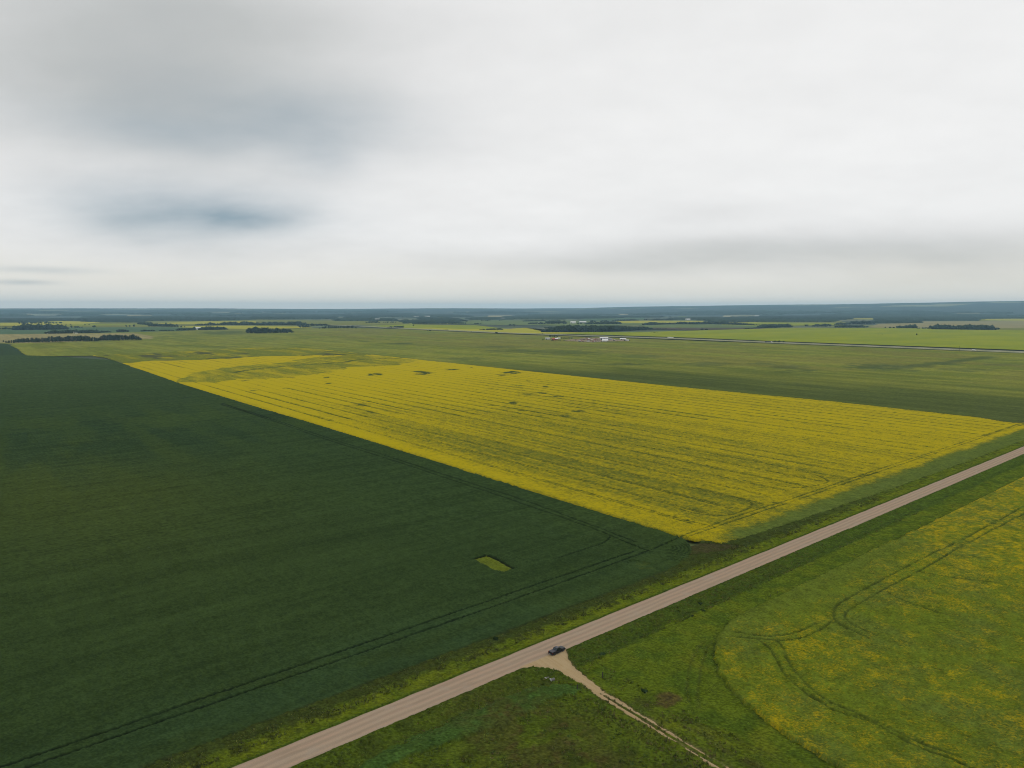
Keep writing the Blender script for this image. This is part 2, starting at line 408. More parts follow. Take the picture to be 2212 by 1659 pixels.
lo_, hi_ = polar('hills', 10900.0, 25000.0, 90, 720, M_hill, -1.2, True)
HZ_LOW, HZ_TOP = min(lo_, -2) - 2, max(hi_, H) + 6
bm = bmesh.new(); bmesh.ops.create_cube(bm, size=1.0)
for v in bm.verts: v.co = Vector((v.co.x*51000, v.co.y*51000, HZ_TOP if v.co.z > 0 else HZ_LOW))
m = bpy.data.materials.new('haze_air'); m.use_nodes = True; t = m.node_tree; t.nodes.clear()
pv = t.nodes.new('ShaderNodeVolumePrincipled'); pv.inputs['Color'].default_value = (.47, .79, 1.0, 1); pv.inputs['Density'].default_value = 4.3e-5; pv.inputs['Anisotropy'].default_value = 0.0
mo = t.nodes.new('ShaderNodeOutputMaterial'); t.links.new(pv.outputs[0], mo.inputs['Volume'])
tag(mesh_obj('haze', bm, m), kind='stuff')

# ------------------------------------------------------------------ gravel road and farm lane
def gravel_mat(name, base, red, pale, axis, bands=0.0):
    m, t, b = new_mat(name)
    st = (1, .035, 1) if axis == 'y' else (.035, 1, 1)
    s1 = noise(t, 1.1, 4, 0.6, stretch=st); s2 = noise(t, 0.22, 4, 0.6); s3 = noise(t, 5.0, 4, 0.75); s4 = noise(t, 0.5, 4, .65, stretch=(1, .12, 1) if axis == 'y' else (.12, 1, 1))
    c = MIX(t, ramp01(t, s1, 0.38, 0.66), base, red)
    if bands:                                   # packed wheel paths between windrows of loose stone
        g = t.nodes.new('ShaderNodeNewGeometry'); sp = t.nodes.new('ShaderNodeSeparateXYZ'); t.links.new(g.outputs['Position'], sp.inputs[0])
        ph = MATH(t, 'ADD', MATH(t, 'MULTIPLY', sp.outputs[0], 2*math.pi/2.3), MATH(t, 'MULTIPLY', noise(t, .05, 3), 5.0))
        wv = MATH(t, 'ADD', MATH(t, 'MULTIPLY', MATH(t, 'SINE', ph), .5), .5)
        c = MIX(t, MATH(t, 'MULTIPLY', wv, bands), c, tuple(v*.74 for v in base))
    c = MIX(t, MATH(t, 'MULTIPLY', ramp01(t, s2, 0.5, 0.75), .7), c, pale)
    c = MIX(t, MATH(t, 'MULTIPLY', ramp01(t, s4, .52, .72), .45), c, tuple(v*.66 for v in base))
    c = MIX(t, MATH(t, 'MULTIPLY', ramp01(t, s3, .42, .75), 0.55), c, tuple(v*0.55 for v in base))
    t.links.new(c, b.inputs['Base Color']); b.inputs['Roughness'].default_value = 0.95; b.inputs['Specular IOR Level'].default_value = 0.0
    bump(t, b, s3, 0.7, 0.10); return m
M_road = gravel_mat('road_gravel', (.335, .258, .182), (.35, .245, .172), (.305, .25, .19), 'y', .7)
M_lane = gravel_mat('lane_gravel', (.36, .27, .150), (.33, .235, .12), (.40, .31, .18), 'x')
ys = np.concatenate([np.arange(-200, 900, 0.8), np.arange(900, 3000, 12.0)])
prof = [(-0.06, -.12), (0.0, 0.02), (0.12, .07), (0.3, .13), (0.5, .16), (0.7, .13), (0.88, .07), (1.0, 0.02), (1.06, -.12)]
V = []; F = []
for i, y in enumerate(ys):
    eL = ROAD_L + (float(fbm(np.array(y/7.0), np.array(.3), 2, 3)) - .5)*1.0; eR = ROAD_R + (float(fbm(np.array(y/6.0), np.array(7.3), 6, 3)) - .5)*1.1
    for u, z in prof: V.append((eL + (eR - eL)*u, y, 0.45 + z))
k9 = len(prof)
for i in range(len(ys) - 1):
    for j in range(k9 - 1): F.append((i*k9 + j, i*k9 + j + 1, (i + 1)*k9 + j + 1, (i + 1)*k9 + j))
me = bpy.data.meshes.new('gravel_road'); me.from_pydata(V, [], F); me.materials.append(M_road)
for p in me.polygons: p.use_smooth = True
tag(put(bpy.data.objects.new('gravel_road', me)), kind='structure')

def lane_mask(x, y):
    """1 on bare gravel: the flared approach, then two wheel ruts running to +X"""
    u = x - ROAD_R
    yl = np.interp(u, [-1, 1.5, 5, 8.5, 15, 25, 40, 80, 260], [131.5, 134.8, 138.4, 139.7, 140.4, 139.4, 139.1, 138.5, 138.0])
    yr = np.interp(u, [-1, 1.5, 5, 9, 17, 25, 33, 66, 260], [151.2, 149.6, 147.6, 145.6, 143.8, 142.6, 142.2, 140.9, 140.6])
    n1 = (fbm(x/1.6, y/1.6, 21, 3) - .5)*1.5
    inside = sm(-0.35, 0.35, np.minimum(y - yl, yr - y) + n1*0.95)
    mid = (yl + yr)/2
    strip = sm(20, 31, u)*(1 - sm(0.28, 0.62, np.abs(y - mid) + n1*0.2 - 0.15*sm(30, 60, u)))
    patch = sm(0.62, 0.75, fbm(x/1.2, y/0.8, 31, 3))*sm(8, 26, u)
    fade = 1 - 0.42*sm(30, 75, u)*sm(.35, .6, fbm(x/5, y/1.0, 37, 2))
    return inside*np.clip(1 - strip, 0, 1)*(1 - 0.55*patch)*fade*(u > -1.2)
xs = np.arange(ROAD_R - 0.9, -40, 0.3); yv = np.arange(126, 152.5, 0.3)
X, Y = np.meshgrid(xs, yv, indexing='ij'); LM = lane_mask(X, Y)
Z = terrain(X, Y) + 0.05 + 0.05*vn(X*1.1, Y*1.1, 4) + 0.10*(X < ROAD_R + 1.0)
ok = LM > 0.45
Z = np.where(ok, Z, Z - 0.25)
nx, ny = X.shape; idx = np.arange(nx*ny).reshape(nx, ny)
cell = ok[:-1, :-1] | ok[1:, :-1] | ok[:-1, 1:] | ok[1:, 1:]
q = np.stack([idx[:-1, :-1], idx[1:, :-1], idx[1:, 1:], idx[:-1, 1:]], -1)[cell]
used, inv_ = np.unique(q, return_inverse=True)
me = bpy.data.meshes.new('farm_lane'); me.from_pydata(np.stack([X, Y, Z], -1).reshape(-1, 3)[used].tolist(), [], inv_.reshape(-1, 4).tolist()); me.materials.append(M_lane)
for p in me.polygons: p.use_smooth = True
tag(put(bpy.data.objects.new('farm_lane', me)), kind='structure')

# ------------------------------------------------------------------ crop outlines (survey metres)
XL = -197.5
dark_poly = np.array([(-175.6, -200)] + [(-176.0, 58.7), (-175.5, 119.5), (-175.2, 170.4), (-175.3, 220.7), (-175.7, 229.9), (-177.2, 239.2), (-180.1, 249.5), (-184.2, 258.3), (-188.9, 264.0), (-196.1, 269.7), (-198.2, 270.6), (-381.6, 271.5), (-611.0, 273.1), (-1080.5, 271.2), (-1598.1, 285.1), (-1701.8, 286.6)] + [(-1950, 200), (-2150, 60), (-2150, -200)])
yellow_poly = np.array([(-198.2, 270.8), (-181.7, 277.9), (-179.2, 294.0), (-177.2, 335.6), (-173.3, 440.3), (-171.4, 578.4), (-171.4, 718.6)] + [(-172, 1000)] + [(-188.5, 928.5), (-194.6, 807.0), (-208.3, 796.5), (-235.0, 809.6), (-391.2, 816.9), (-611.8, 803.0), (-975.3, 802.8), (-1834.2, 807.7)] + atl([(645, 752), (553, 752), (390, 760), (250, 766), (199, 768.5), (232, 773.5)]).tolist() + [(-1598.1, 285.4), (-1080.5, 271.7), (-611.0, 273.5), (-381.6, 271.9)])
rightc_poly = np.concatenate([np.array([(-132.6, 1000)] + [(-132.3, 439.8), (-133.0, 301.1), (-132.9, 234.1)]), spline(atl([(1658, 1304), (1593, 1335), (1558.5, 1365.5), (1543, 1400), (1546.6, 1434), (1558.5, 1468), (1610, 1526), (1695, 1591), (1801, 1656)]))[1:],
                              np.array([(-60, 153), (-40, 146), (200, 143), (200, 1000)])])
patch_rect = np.array([(-239.5, 175.7), (-239.6, 183.1), (-232.8, 183.5), (-225.6, 182.7), (-219.7, 182.1), (-219.1, 176.8), (-223.5, 174.9)])
notch = atl([(1352, 1213), (1372, 1214.5), (1397, 1217), (1410.5, 1226), (1430, 1236), (1437, 1240), (1418, 1240), (1392, 1235), (1371, 1229)])

dark_tracks = [spline(np.array([(-198.2, -100)] + [(-198.6, 7.0), (-199.5, 96.9), (-200.5, 180.6), (-200.9, 237.1)])), spline(np.array([(-194.6, -100)] + [(-194.7, 11.1), (-194.7, 94.9), (-195.4, 170.3), (-196.8, 229.9), (-198.5, 254.7), (-200.4, 271.2)]))]
dark_tracks += [spline(atl(p)) for p in ([(478, 872), (600, 911), (702, 946), (839, 988.5), (975.5, 1033), (1126, 1081.5), (1283, 1139.6), (1372, 1174)], [(478, 874.5), (600, 914.5), (702, 950.5), (839, 994), (975.5, 1039), (1126, 1090), (1276, 1143), (1317.5, 1160), (1369, 1181), (1400, 1192)],
                                         [(1317, 1164), (1306, 1174), (1290, 1181), (1250, 1194), (1207, 1208)])]
faint_tracks = [np.array([(x, -150), (x - 1.5, 120), (x - 2.5, 225)]) for x in (-227.5, -231.3, -262, -266, -297, -301, -333, -337)]
R0 = at(1440, 1185); ring_c = np.array([-195.3, 253.1])
SG_FAINT = segs(faint_tracks)
def f_dark(X, Y, s, td):
    d = np.hypot(X, Y)
    h = 0.78 + 0.10*(fbm(X/14, Y/14, 2, 3) - .5) + 0.34*(vn(X/0.62, Y/0.62, 5) - .5) + 0.16*(hashf(np.round(X/s), np.round(Y/s), 6) - .5)
    h = h + 0.07*np.sin(Y*2*np.pi/2.4 + 3*fbm(X/60, Y/60, 4, 2))*(s < 1)
    w = max(0.55, 0.66*s)
    h = h - 0.62*(1 - sm(0.2*w, w*1.15, td + (vn(X/1.3, Y/1.3, 8) - .5)*0.35))*(0.55 + 0.6*vn(X/7, Y/7, 19))
    fd = dist_segs(X, Y, SG_FAINT) if s < 1 else np.full(X.shape, 9.)
    h = h - 0.34*(1 - sm(0.1, 0.5, fd + (vn(X/2.3, Y/2.3, 8) - .5)*0.5))*sm(.35, .6, vn(X/16, Y/16, 77))
    # turning circles of the seeder at the corner
    r = np.hypot(X - ring_c[0], Y - ring_c[1]); ang = np.arctan2(Y - ring_c[1], X - ring_c[0])
    sec = sm(-1.15, -.7, ang)*(1 - sm(1.2, 1.6, ang))*(r < 17.5)*(r > 2.5)*(X > -198)
    h = h - 0.42*sec*sm(0.55, 0.8, 0.5 + 0.5*np.cos(2*np.pi*r/1.75))*sm(.25, .5, vn(X/4, Y/4, 70))
    # trampled ground where the tracks cross
    cr_ = ell(X, Y, -200.2, 254.7, 5, 16)
    h = h - 0.35*cr_*sm(.45, .7, vn(X/1.1, Y/1.1, 12))
    rec = inpoly(X, Y, patch_rect); no = inpoly(X + (vn(X, Y, 3) - .5)*2, Y + (vn(X, Y, 7) - .5)*2, notch)
    rc2 = inpoly(X - 3.2 + (vn(X/1.5, Y/1.5, 1) - .5)*3, Y - 1.5, patch_rect)
    h = np.where(rc2 & ~rec, h - 0.35*vn(X/0.8, Y/0.8, 5), h)
    low = rec | no
    rim = (inpoly(X + .9, Y, patch_rect) | inpoly(X, Y - 1.1, patch_rect)) & ~rec  # strip at the clearing's edge; shade of the crop wall painted as dark tint
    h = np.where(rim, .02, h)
    h = np.where(low, 0.12 + 0.12*vn(X/.7, Y/.7, 2), h)
    h = h*(0.85 + 0.3*sm(0, 40, -175 - X))
    T = C3(X.shape, (.054, .084, .034))
    T = lerp3(T, (.070, .100, .032), sm(.48, .72, fbm(X/160 + 3, Y/160, 41, 3))*0.75)
    T = lerp3(T, (.085, .105, .030), 0.8*ell(X, Y, -480, 64, 175, 90))
    T = lerp3(T, (.058, .086, .038), (0.9*sm(665, 955, -X)))
    T = lerp3(T, (.074, .104, .048), 0.8*sm(955, 1360, -X))
    T = lerp3(T, (.040, .066, .036), .7*sm(.42, .66, fbm(X/90, Y/22, 43, 4))*np.clip(ell(X, Y, -688, 146, 165, 165)*1.3, 0, 1))
    T = lerp3(T, (.054, .092, .046), 0.7*ell(X, Y, -188, 90, 18, 140)*sm(.3, .7, fbm(X/9, Y/20, 44, 3)))
    T = T*(0.9 + 0.24*fbm(X/5, Y/24, 45, 3))[..., None]
    T = lerp3(T, (.060, .062, .024), 0.85*sm(-178.5, -175.2, X + 2.5*(fbm(X/6, Y/6, 4, 3) - .5)))
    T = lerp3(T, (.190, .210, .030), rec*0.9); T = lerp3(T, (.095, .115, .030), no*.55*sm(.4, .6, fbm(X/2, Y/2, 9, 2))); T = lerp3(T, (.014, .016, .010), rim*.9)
    T = lerp3(T, (.014, .018, .012), 0.9*(1 - sm(w*.5, w*1.1, td)))
    T = T*(1 - .5*sec*sm(0.5, 0.8, 0.5 + 0.5*np.cos(2*np.pi*r/1.75)))[..., None]
    T = T*np.array([.54, .61, .42])*(1 + .32*(fbm(X/1.3, Y/34, 411, 3) - .5) + .14*(fbm(X/46, Y/2.6, 413, 3) - .5) + .30*(fbm(X/7, Y/60, 417, 3) - .5) + .25*(fbm(X/2.2, Y/2.2, 415, 2) - .5))[..., None]
    return h, T, 0.0
o = build_field('dark_crop_field', dark_poly, M_leaf, f_dark, tracks=dark_tracks, jitter=1.0, grain=.27)
tag(o, 'dark green leafy crop filling the left of the view, crossed by paired wheel tracks', 'crop field', kind='stuff')

# canola, full bloom
tram = []
for i, y in enumerate(np.arange(293.0, 800, 19.4)):
    xe = -205 - 6*random.random(); wob = random.uniform(-.6, .6)
    if y > 778: continue
    for o_ in (-1.05, 1.05): tram.append(np.array([(xe, y + o_), (-500, y + o_ + wob), (-1000, y + o_ - wob), (-1580, y + o_)]))
head = [spline(np.array([(-200.2, 271.2), (-201.7, 329.5), (-200.8, 381.7), (-201.5, 506.4), (-200.5, 603.8), (-199.8, 778.6), (-195.6, 800.4)])), spline(np.array([(-197.6, 273.3), (-198.2, 329.4), (-197.5, 381.7), (-198.1, 506.4), (-197.3, 603.7), (-196.8, 778.5), (-192.4, 800.3)]))]
turns = [spline(atl(p)) for p in ([(1650, 1003), (1746.6, 1025), (1774, 1033.7), (1787.6, 1042), (1777, 1049), (1746.6, 1054), (1712.3, 1056), (1600, 1040)], [(1500, 1055), (1586, 1076), (1606, 1081.5), (1623.5, 1090), (1620, 1098.5), (1603, 1107), (1569, 1117), (1507, 1114), (1456, 1098.6)],
                                     [(1760, 1028), (1800, 1036), (1850, 1034), (1895, 1022)], [(1600, 1080), (1640, 1088), (1690, 1090)], [(1456, 1120), (1500, 1131), (1540, 1141)])]
creek = [spline(atl([(505, 806), (540, 800), (600, 793.5), (660, 789), (700, 786.5), (745, 783), (765, 779), (800, 776.5), (880, 773.5)]))]
DP = []          # bare or drowned spots in the bloom: (x, y, rx, ry, strength)
for (zx, zy, zw, zh, st) in [(310, 315, 55, 7, 1), (620, 305, 60, 10, 1), (590, 297, 40, 5, 1), (810, 284, 42, 4, 1), (930, 272, 10, 3, .9), (1180, 303, 62, 8, 1), (1120, 318, 50, 4, .7), (1280, 355, 18, 4, .9), (1400, 395, 28, 5, .8), (1450, 455, 45, 4, 1), (1185, 495, 26, 8, .9), (1370, 435, 30, 7, .9), (1060, 512, 36, 4, .7),
                             (1520, 582, 40, 12, .45), (1300, 440, 80, 16, .35), (1230, 400, 80, 20, .3), (1690, 408, 25, 5, .4), (20, 335, 30, 4, .9), (20, 372, 26, 4, .9), (1180, 530, 40, 2.5, .9), (1260, 545, 50, 2.5, .9), (1840, 640, 60, 2.5, .7), (200, 510, 60, 16, .35), (290, 555, 40, 14, .35), (1600, 550, 60, 5, .6)]:
    c0 = at(702 + .3419*zx, 702 + .3419*zy); c1 = at(702 + .3419*(zx + zw), 702 + .3419*zy); c2 = at(702 + .3419*zx, 702 + .3419*(zy - zh))
    DP.append((c0, c1 - c0, c2 - c0, st))
for (zx, zy, zw, zh, st) in [(1050, 345, 60, 3, 1), (1580, 312, 80, 4, 1), (1215, 392, 50, 5, .8), (1100, 437, 40, 4, .7), (1160, 457, 50, 4, .7), (1500, 435, 40, 4, .6), (820, 360, 18, 3, .8)]:
    c0 = at(324 + .1953*zx, 756 + .1953*zy); c1 = at(324 + .1953*(zx + zw), 756 + .1953*zy); c2 = at(324 + .1953*zx, 756 + .1953*(zy - zh))
    DP.append((c0, c1 - c0, c2 - c0, st))
green_band = atl([(375, 827), (422, 806), (480, 795), (539, 791), (597, 786), (656, 777), (756, 767), (830, 770), (905, 779), (860, 789), (756, 795), (714.6, 806), (617, 817), (519, 821), (461, 828), (402, 828)])
wet_top = atl([(190, 770), (250, 765), (390, 759), (645, 750), (810, 768), (700, 768), (655, 769), (600, 769.5), (500, 775.5), (330, 781.5), (262, 785)])
def patches(X, Y, lst):
    r = np.zeros(X.shape)
    wx = (fbm(X/14, Y/14, 51, 3) - .5); wy = (fbm(X/14, Y/14, 55, 3) - .5)
    for c, a, b_, st in lst:
        la = np.hypot(*a)*1.6 + np.hypot(*b_)*1.2
        if abs(X.mean() - c[0]) > la + 60 or abs(Y.mean() - c[1]) > la + 60: continue
        # solve offset = p*a + q*b in the slanted frame of the spot
        det = a[0]*b_[1] - a[1]*b_[0]
        ox = X - c[0] + wx*0.5*la; oy = Y - c[1] + wy*0.5*la
        p = (ox*b_[1] - oy*b_[0])/det; q_ = (a[0]*oy - a[1]*ox)/det
        r = np.maximum(r, st*(1 - sm(.35, 1.35, np.hypot(p, q_))))
    return r
SG_CREEK = segs(creek)
def f_canola(X, Y, s, td):
    h = 1.0 + 0.12*(fbm(X/20, Y/20, 12, 3) - .5) + 0.36*(vn(X/0.66, Y/0.66, 15) - .5) + 0.16*(hashf(np.round(X/s), np.round(Y/s), 16) - .5)
    w = max(0.48, 0.72*s); str_ = np.clip(0.5 + 0.7*vn(X/90, Y/5, 18), 0, 1)
    trk = (1 - sm(0.2*w, w*1.2, td + (vn(X/1.7, Y/1.7, 8) - .5)*0.5*min(1, s/.45)))*str_
    jx = X + (fbm(X/30, Y/30, 61, 3) - .5)*50; jy = Y + (fbm(X/30, Y/30, 66, 3) - .5)*30
    gb = inpoly(jx, jy, green_band); h = h - 0.6*trk*(1 - .8*gb); wt = inpoly(jx, jy, wet_top)
    bl = 0.57 + 0.22*(fbm(X/110, Y/22, 62, 4) - .5) + 0.20*(fbm(X/9, Y/7, 63, 3) - .5) + .34*(fbm(X/420, Y/5.5, 73, 2) - .5)
    bl = bl + 0.55*sm(-335, -1200, X) + 0.22*sm(420, 700, Y)*sm(-900, -300, X) - 0.12*ell(X, Y, -370, 357, 140, 65)
    bl = bl + 0.26*ell(X, Y, -495, 282, 350, 14)
    gbw = gb*(.65 + .35*sm(.35, .6, fbm(X/90, Y/20, 64, 4))); bl = bl*(1 - gbw) + gbw*(.20 + .34*fbm(X/60, Y/14, 65, 3))
    bl = np.where(wt, 0.12 + 0.42*sm(.40, .70, fbm(X/160, Y/22, 68, 4)), bl)
    fr = sm(-193, -183, X + 7*(fbm(X/11, Y/11, 71, 3) - .5))*sm(272, 300, Y)
    bl = bl*(1 - fr*0.95)
    dp = patches(X, Y, DP); dp = np.clip(dp*1.15, 0, 1)*sm(.44, .66, fbm(X/20, Y/5, 57, 4) + .20*dp)
    crk = (1 - sm(2.5, 6.0, dist_segs(X, Y, SG_CREEK, 12.0) + (fbm(X/8, Y/8, 3, 2) - .5)*6)) if s > 1 else 0*X
    tgrey = np.where(wt, sm(.63, .72, fbm(X/70, Y/34, 93, 4)), 0)
    bl = bl*(1 - np.clip(dp*1.1 + crk + tgrey, 0, 1)) - 0.5*trk*(1 - .8*gb)
    h = h*(1 - 0.75*np.clip(dp + crk*0.8 + tgrey*.6, 0, 1)*(0.5 + 0.5*vn(X/3, Y/3, 6)))*(1 - 0.3*fr)
    T = C3(X.shape, (.125, .150, .022))
    T = lerp3(T, (.125, .170, .030), fr); T = lerp3(T, (.180, .205, .026), np.clip(gb + wt*1.0, 0, 1))
    T = lerp3(T, (.050, .072, .030), np.clip(dp + crk, 0, 1)*0.9); T = lerp3(T, (.075, .078, .045), tgrey*0.8)
    T = T*(0.85 + 0.3*fbm(X/5, Y/4, 69, 3))[..., None]*.70
    T = lerp3(T, (.04, .05, .008), trk*.75*(1 - .8*gb))
    return h, T, bl
o = build_field('canola_field', yellow_poly, M_canola, f_canola, tracks=tram + head + turns, jitter=1.4, grain=.22, bgrain=.36)
tag(o, 'broad yellow canola field striped by tramlines beyond the gravel road', 'crop field', kind='stuff')

def z1(pts): return spline(np.array([at(1456 + .3419*a, 1092 + .3419*b_) for a, b_ in pts]))
rc_tracks = [z1(p) for p in ([(290, 808), (450, 825), (560, 845), (700, 833), (820, 800), (900, 757)], [(278, 838), (430, 853), (600, 868), (720, 868), (850, 838), (960, 775), (1005, 735)],
    [(2600, -190), (2200, 22), (1830, 222), (1600, 332), (1300, 492), (1050, 632), (1008, 690), (1020, 750), (1100, 795), (1240, 862)], [(2600, -130), (2212, 62), (1850, 252), (1600, 400), (1330, 542), (1150, 650), (1085, 690), (1080, 730), (1130, 770), (1280, 840)],
    [(520, 860), (600, 920), (650, 1000), (700, 1090), (800, 1180), (900, 1250), (1050, 1330), (1250, 1390), (1500, 1530), (1750, 1625), (2000, 1740)], [(660, 880), (690, 920), (710, 980), (760, 1060), (840, 1150), (960, 1250), (1100, 1310), (1300, 1400), (1560, 1525), (1800, 1610)],
    [(1340, 560), (1480, 630), (1700, 700)], [(1500, 425), (1750, 470), (2000, 500), (2212, 540)])]
def f_right(X, Y, s, td):
    h = 1.15 + 0.15*(fbm(X/12, Y/12, 82, 3) - .5) + 0.42*(vn(X/0.7, Y/0.7, 85) - .5) + 0.22*(hashf(np.round(X/s), np.round(Y/s), 86) - .5)
    w = max(0.5, 0.62*s); str_ = np.clip(0.3 + .95*vn(X/6, Y/6, 88), 0, 1)
    trk = (1 - sm(0.2*w, w*1.2, td + (vn(X/1.2, Y/1.2, 8) - .5)*0.5))*str_
    fall = ell(X, Y, -125.5, 191.5, 5, 6)*sm(.5, .7, vn(X/1.0, Y/1.0, 90)) + 0.8*sm(.70, .78, fbm(X/2.2, Y/2.2, 91, 2))*sm(.55, .7, vn(X/25, Y/25, 92))
    h = h - 0.7*trk - 0.5*np.clip(fall, 0, 1)
    e_ = sm(-133.5, -125, X); edge = 1 - e_*sm(0, 1, Y/1000 + 1)
    bl = 0.23 + 0.30*(fbm(X/18, Y/18, 83, 4) - .5) + 0.5*(fbm(X/4, Y/6, 84, 3) - .5)
    bl = bl + 0.20*sm(230, 420, Y) + 0.12*ell(X, Y, -95, 215, 14, 12) + .10*ell(X, Y, -60, 175, 30, 14) - .14*ell(X, Y, -90, 187, 14, 10) - 0.22*(1 - sm(-131, -117, X))*(1 - sm(320, 420, Y)) + 0.25*(1 - sm(-132.3, -129.5, X + 1.5*vn(X, Y/9, 3)))*sm(320, 420, Y)
    bl = bl - 0.5*trk
    T = C3(X.shape, (.125, .170, .014))
    T = lerp3(T, (.112, .152, .020), sm(.40, .70, fbm(X/15 + 9, Y/15, 87, 3)))
    T = lerp3(T, (.118, .156, .018), (1 - sm(-131, -115, X))*0.8)
    T = T*(0.8 + 0.4*fbm(X/3, Y/3, 89, 3))[..., None]*.80
    T = lerp3(T, (.03, .038, .008), trk*.75)
    return h, T, bl
o = build_field('canola_field', rightc_poly, M_canola2, f_right, tracks=rc_tracks, jitter=1.2, grain=.28, bgrain=.5)
tag(o, 'green and patchily yellow canola crop in the bottom right corner with curving wheel tracks', 'crop field', kind='stuff')

# roadside grass between the crops
grass_poly = np.array([(-260, -200), (30, -200), (210, -60), (210, 160), (-100, 260), (-100, 1000), (-200, 1000), (-210, 815), (-197, 780), (-190, 262), (-200, 200)])
road_hole = np.array([(ROAD_L + .25, -300), (ROAD_R - .25, -300), (ROAD_R - .25, 1000), (ROAD_L + .25, 1000)])
blue_patch = atl([(700, 1700), (774, 1659), (893.5, 1593), (1013, 1535), (1115.6, 1497), (1167, 1487), (1247, 1482), (1252, 1498), (1190, 1512), (1150, 1538), (1081.5, 1573), (979, 1603.7), (876, 1638), (800, 1690)])
bare_soil = np.array([(-196.1, 265.0), (-180.7, 278.4), (-173.0, 284.6), (-173.5, 275.3), (-178.6, 261.9), (-183.7, 252.6)])
grass_tracks = [spline(atl(p)) for p in ([(1525, 1385), (1516, 1391), (1498.5, 1416), (1491, 1436), (1486, 1466), (1483.5, 1491), (1488, 1515)], [(1540, 1385), (1531, 1396), (1516, 1436), (1511, 1471), (1506, 1508.6), (1512, 1530)],
    [(1470, 1545), (1481, 1551), (1531, 1573.6), (1593.5, 1598.6), (1659, 1628.6), (1720, 1662)], [(1465, 1551), (1481, 1558), (1531, 1580), (1590, 1605), (1650, 1635), (1705, 1665)])]
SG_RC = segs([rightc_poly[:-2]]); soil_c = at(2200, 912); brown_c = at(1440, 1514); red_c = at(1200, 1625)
def f_grass(X, Y, s, td):
    u = X - ROAD_R; v = ROAD_L - X
    lm = np.where((u > -1.5) & (u < 120) & (np.abs(Y - LANE_Y) < 16), lane_mask(X, Y), 0)
    n1 = fbm(X/6, Y/6, 101, 4); n2 = fbm(X/1.7, Y/2.3, 105, 3); n3 = vn(X/0.6, Y/0.6, 109); n4 = fbm(X/3, Y/16, 111, 3)
    # tall unmown grass in the ditch and by the crops, shorter hay ground beyond it
    ditch_edge = 10.6 + 1.6*(n4 - .5)
    tall = np.where(u > 0, 1 - sm(ditch_edge - .8, ditch_edge + .5, u), np.where(v > 0, 0.45 + 0.5*sm(6.5, 10, v), 0))
    tall = np.maximum(tall*(Y > LANE_Y - 400), 0)
    h = 0.22 + 0.5*tall*(0.4 + 1.1*n2) + (0.10 + 0.28*tall)*(n3 - .5) + 0.14*(hashf(np.round(X/s), np.round(Y/s), 113) - .5)*(0.4 + tall)
    shoulder = np.where(u > 0, 1 - sm(.2, 1.8, u), np.where(v > 0, 1 - sm(.2, 1.3, v), 0))
    h = h*(1 - 0.55*shoulder)
    south = 1 - sm(132, 137, Y)                                          # uncut lot left of the lane
    bp = inpoly(X + (n2 - .5)*4, Y + (fbm(X/2.2, Y/2.2, 131, 3) - .5)*5, blue_patch)
    lodged = fbm(X/1.6 + 2.5*fbm(X/5, Y/5, 7, 2), Y/4.0, 133, 4)
    h = np.where(bp, 0.8 + 0.9*(lodged - .5) + .25*(n3 - .5), h)
    red = ell(X, Y, red_c[0], red_c[1], 34, 14)*south
    rd = np.clip(red*1.4, 0, 1)*sm(.35, .6, fbm(X/5, Y/5, 135, 3) + .1)
    h = h + rd*(0.35*(vn(X/.8, Y/.8, 137) - .3))
    gtr = 1 - sm(.25, .75, td); h = h - 0.14*gtr
    br = ell(X, Y, brown_c[0], brown_c[1], 3.6, 5.0); br = sm(.35, .65, br + .5*(n2 - .5))
    h = h + br*0.35*(n3 - .2)
    bs = inpoly(X + (n2 - .5)*4, Y + (n1 - .5)*6, bare_soil)
    h = np.where(bs, 0.08 + 0.3*sm(.55, .8, n2), h)
    h = np.where(lm > .35, -0.2, h)
    T = C3(X.shape, (.118, .150, .018))                                   # mown bright grass
    T = lerp3(T, (.085, .122, .018), sm(.42, .68, n1))
    T = lerp3(T, (.150, .165, .020), sm(.55, .8, fbm(X/9 + 4, Y/5, 139, 3))*0.8)
    dk = np.where(u > 0, 1 - sm(ditch_edge - .6, ditch_edge + .4, u), 0)
    T = lerp3(T, (.074, .104, .020), dk*sm(.30, .5, n4 + .12)); T = lerp3(T, (.085, .080, .026), dk*sm(.54, .70, n2)*.5)
    T = lerp3(T, (.085, .125, .022), dk*sm(250, 330, Y)*0.75)
    T = lerp3(T, (.040, .062, .018), dk*np.exp(-((u - 7.8)/1.3)**2)*0.6*sm(.4, .6, n2))
    lf = (v > 0)
    T = lerp3(T, (.150, .172, .018), lf*sm(.38, .62, n1)*(1 - sm(6, 9.5, v))); T = lerp3(T, (.060, .076, .024), lf*sm(6.8, 9.4, v + 3*(n2 - .5))*sm(.25, .6, 1 - Y/700.))
    T = lerp3(T, (.058, .066, .020), lf*sm(.55, .7, n2)*sm(2.5, 5, v)*.75)
    T = lerp3(T, (.058, .084, .018), shoulder*0.6)
    T = lerp3(T, (.055, .085, .020), lf*(1 - sm(.3, .9, v))*0.7)
    T = lerp3(T, (.090, .120, .018), south*(u > 0)*0.7); T = lerp3(T, (.062, .078, .018), south*(u > 0)*sm(.45, .65, n1)*.8)
    T = lerp3(T, (.066, .122, .040), bp*0.85); T = lerp3(T, (.050, .078, .022), bp*sm(.5, .62, lodged)*.5)
    T = lerp3(T, (.085, .080, .028), rd*0.75); T = lerp3(T, (.095, .070, .034), rd*sm(.55, .75, n2)*.7)
    T = lerp3(T, (.125, .085, .045), br*0.85); T = lerp3(T, (.06, .045, .03), br*sm(.5, .65, n3)*.8)
    rs = np.exp(-((Y - 146.5)/2.2)**2)*sm(20, 40, u)*sm(.4, .6, n1)
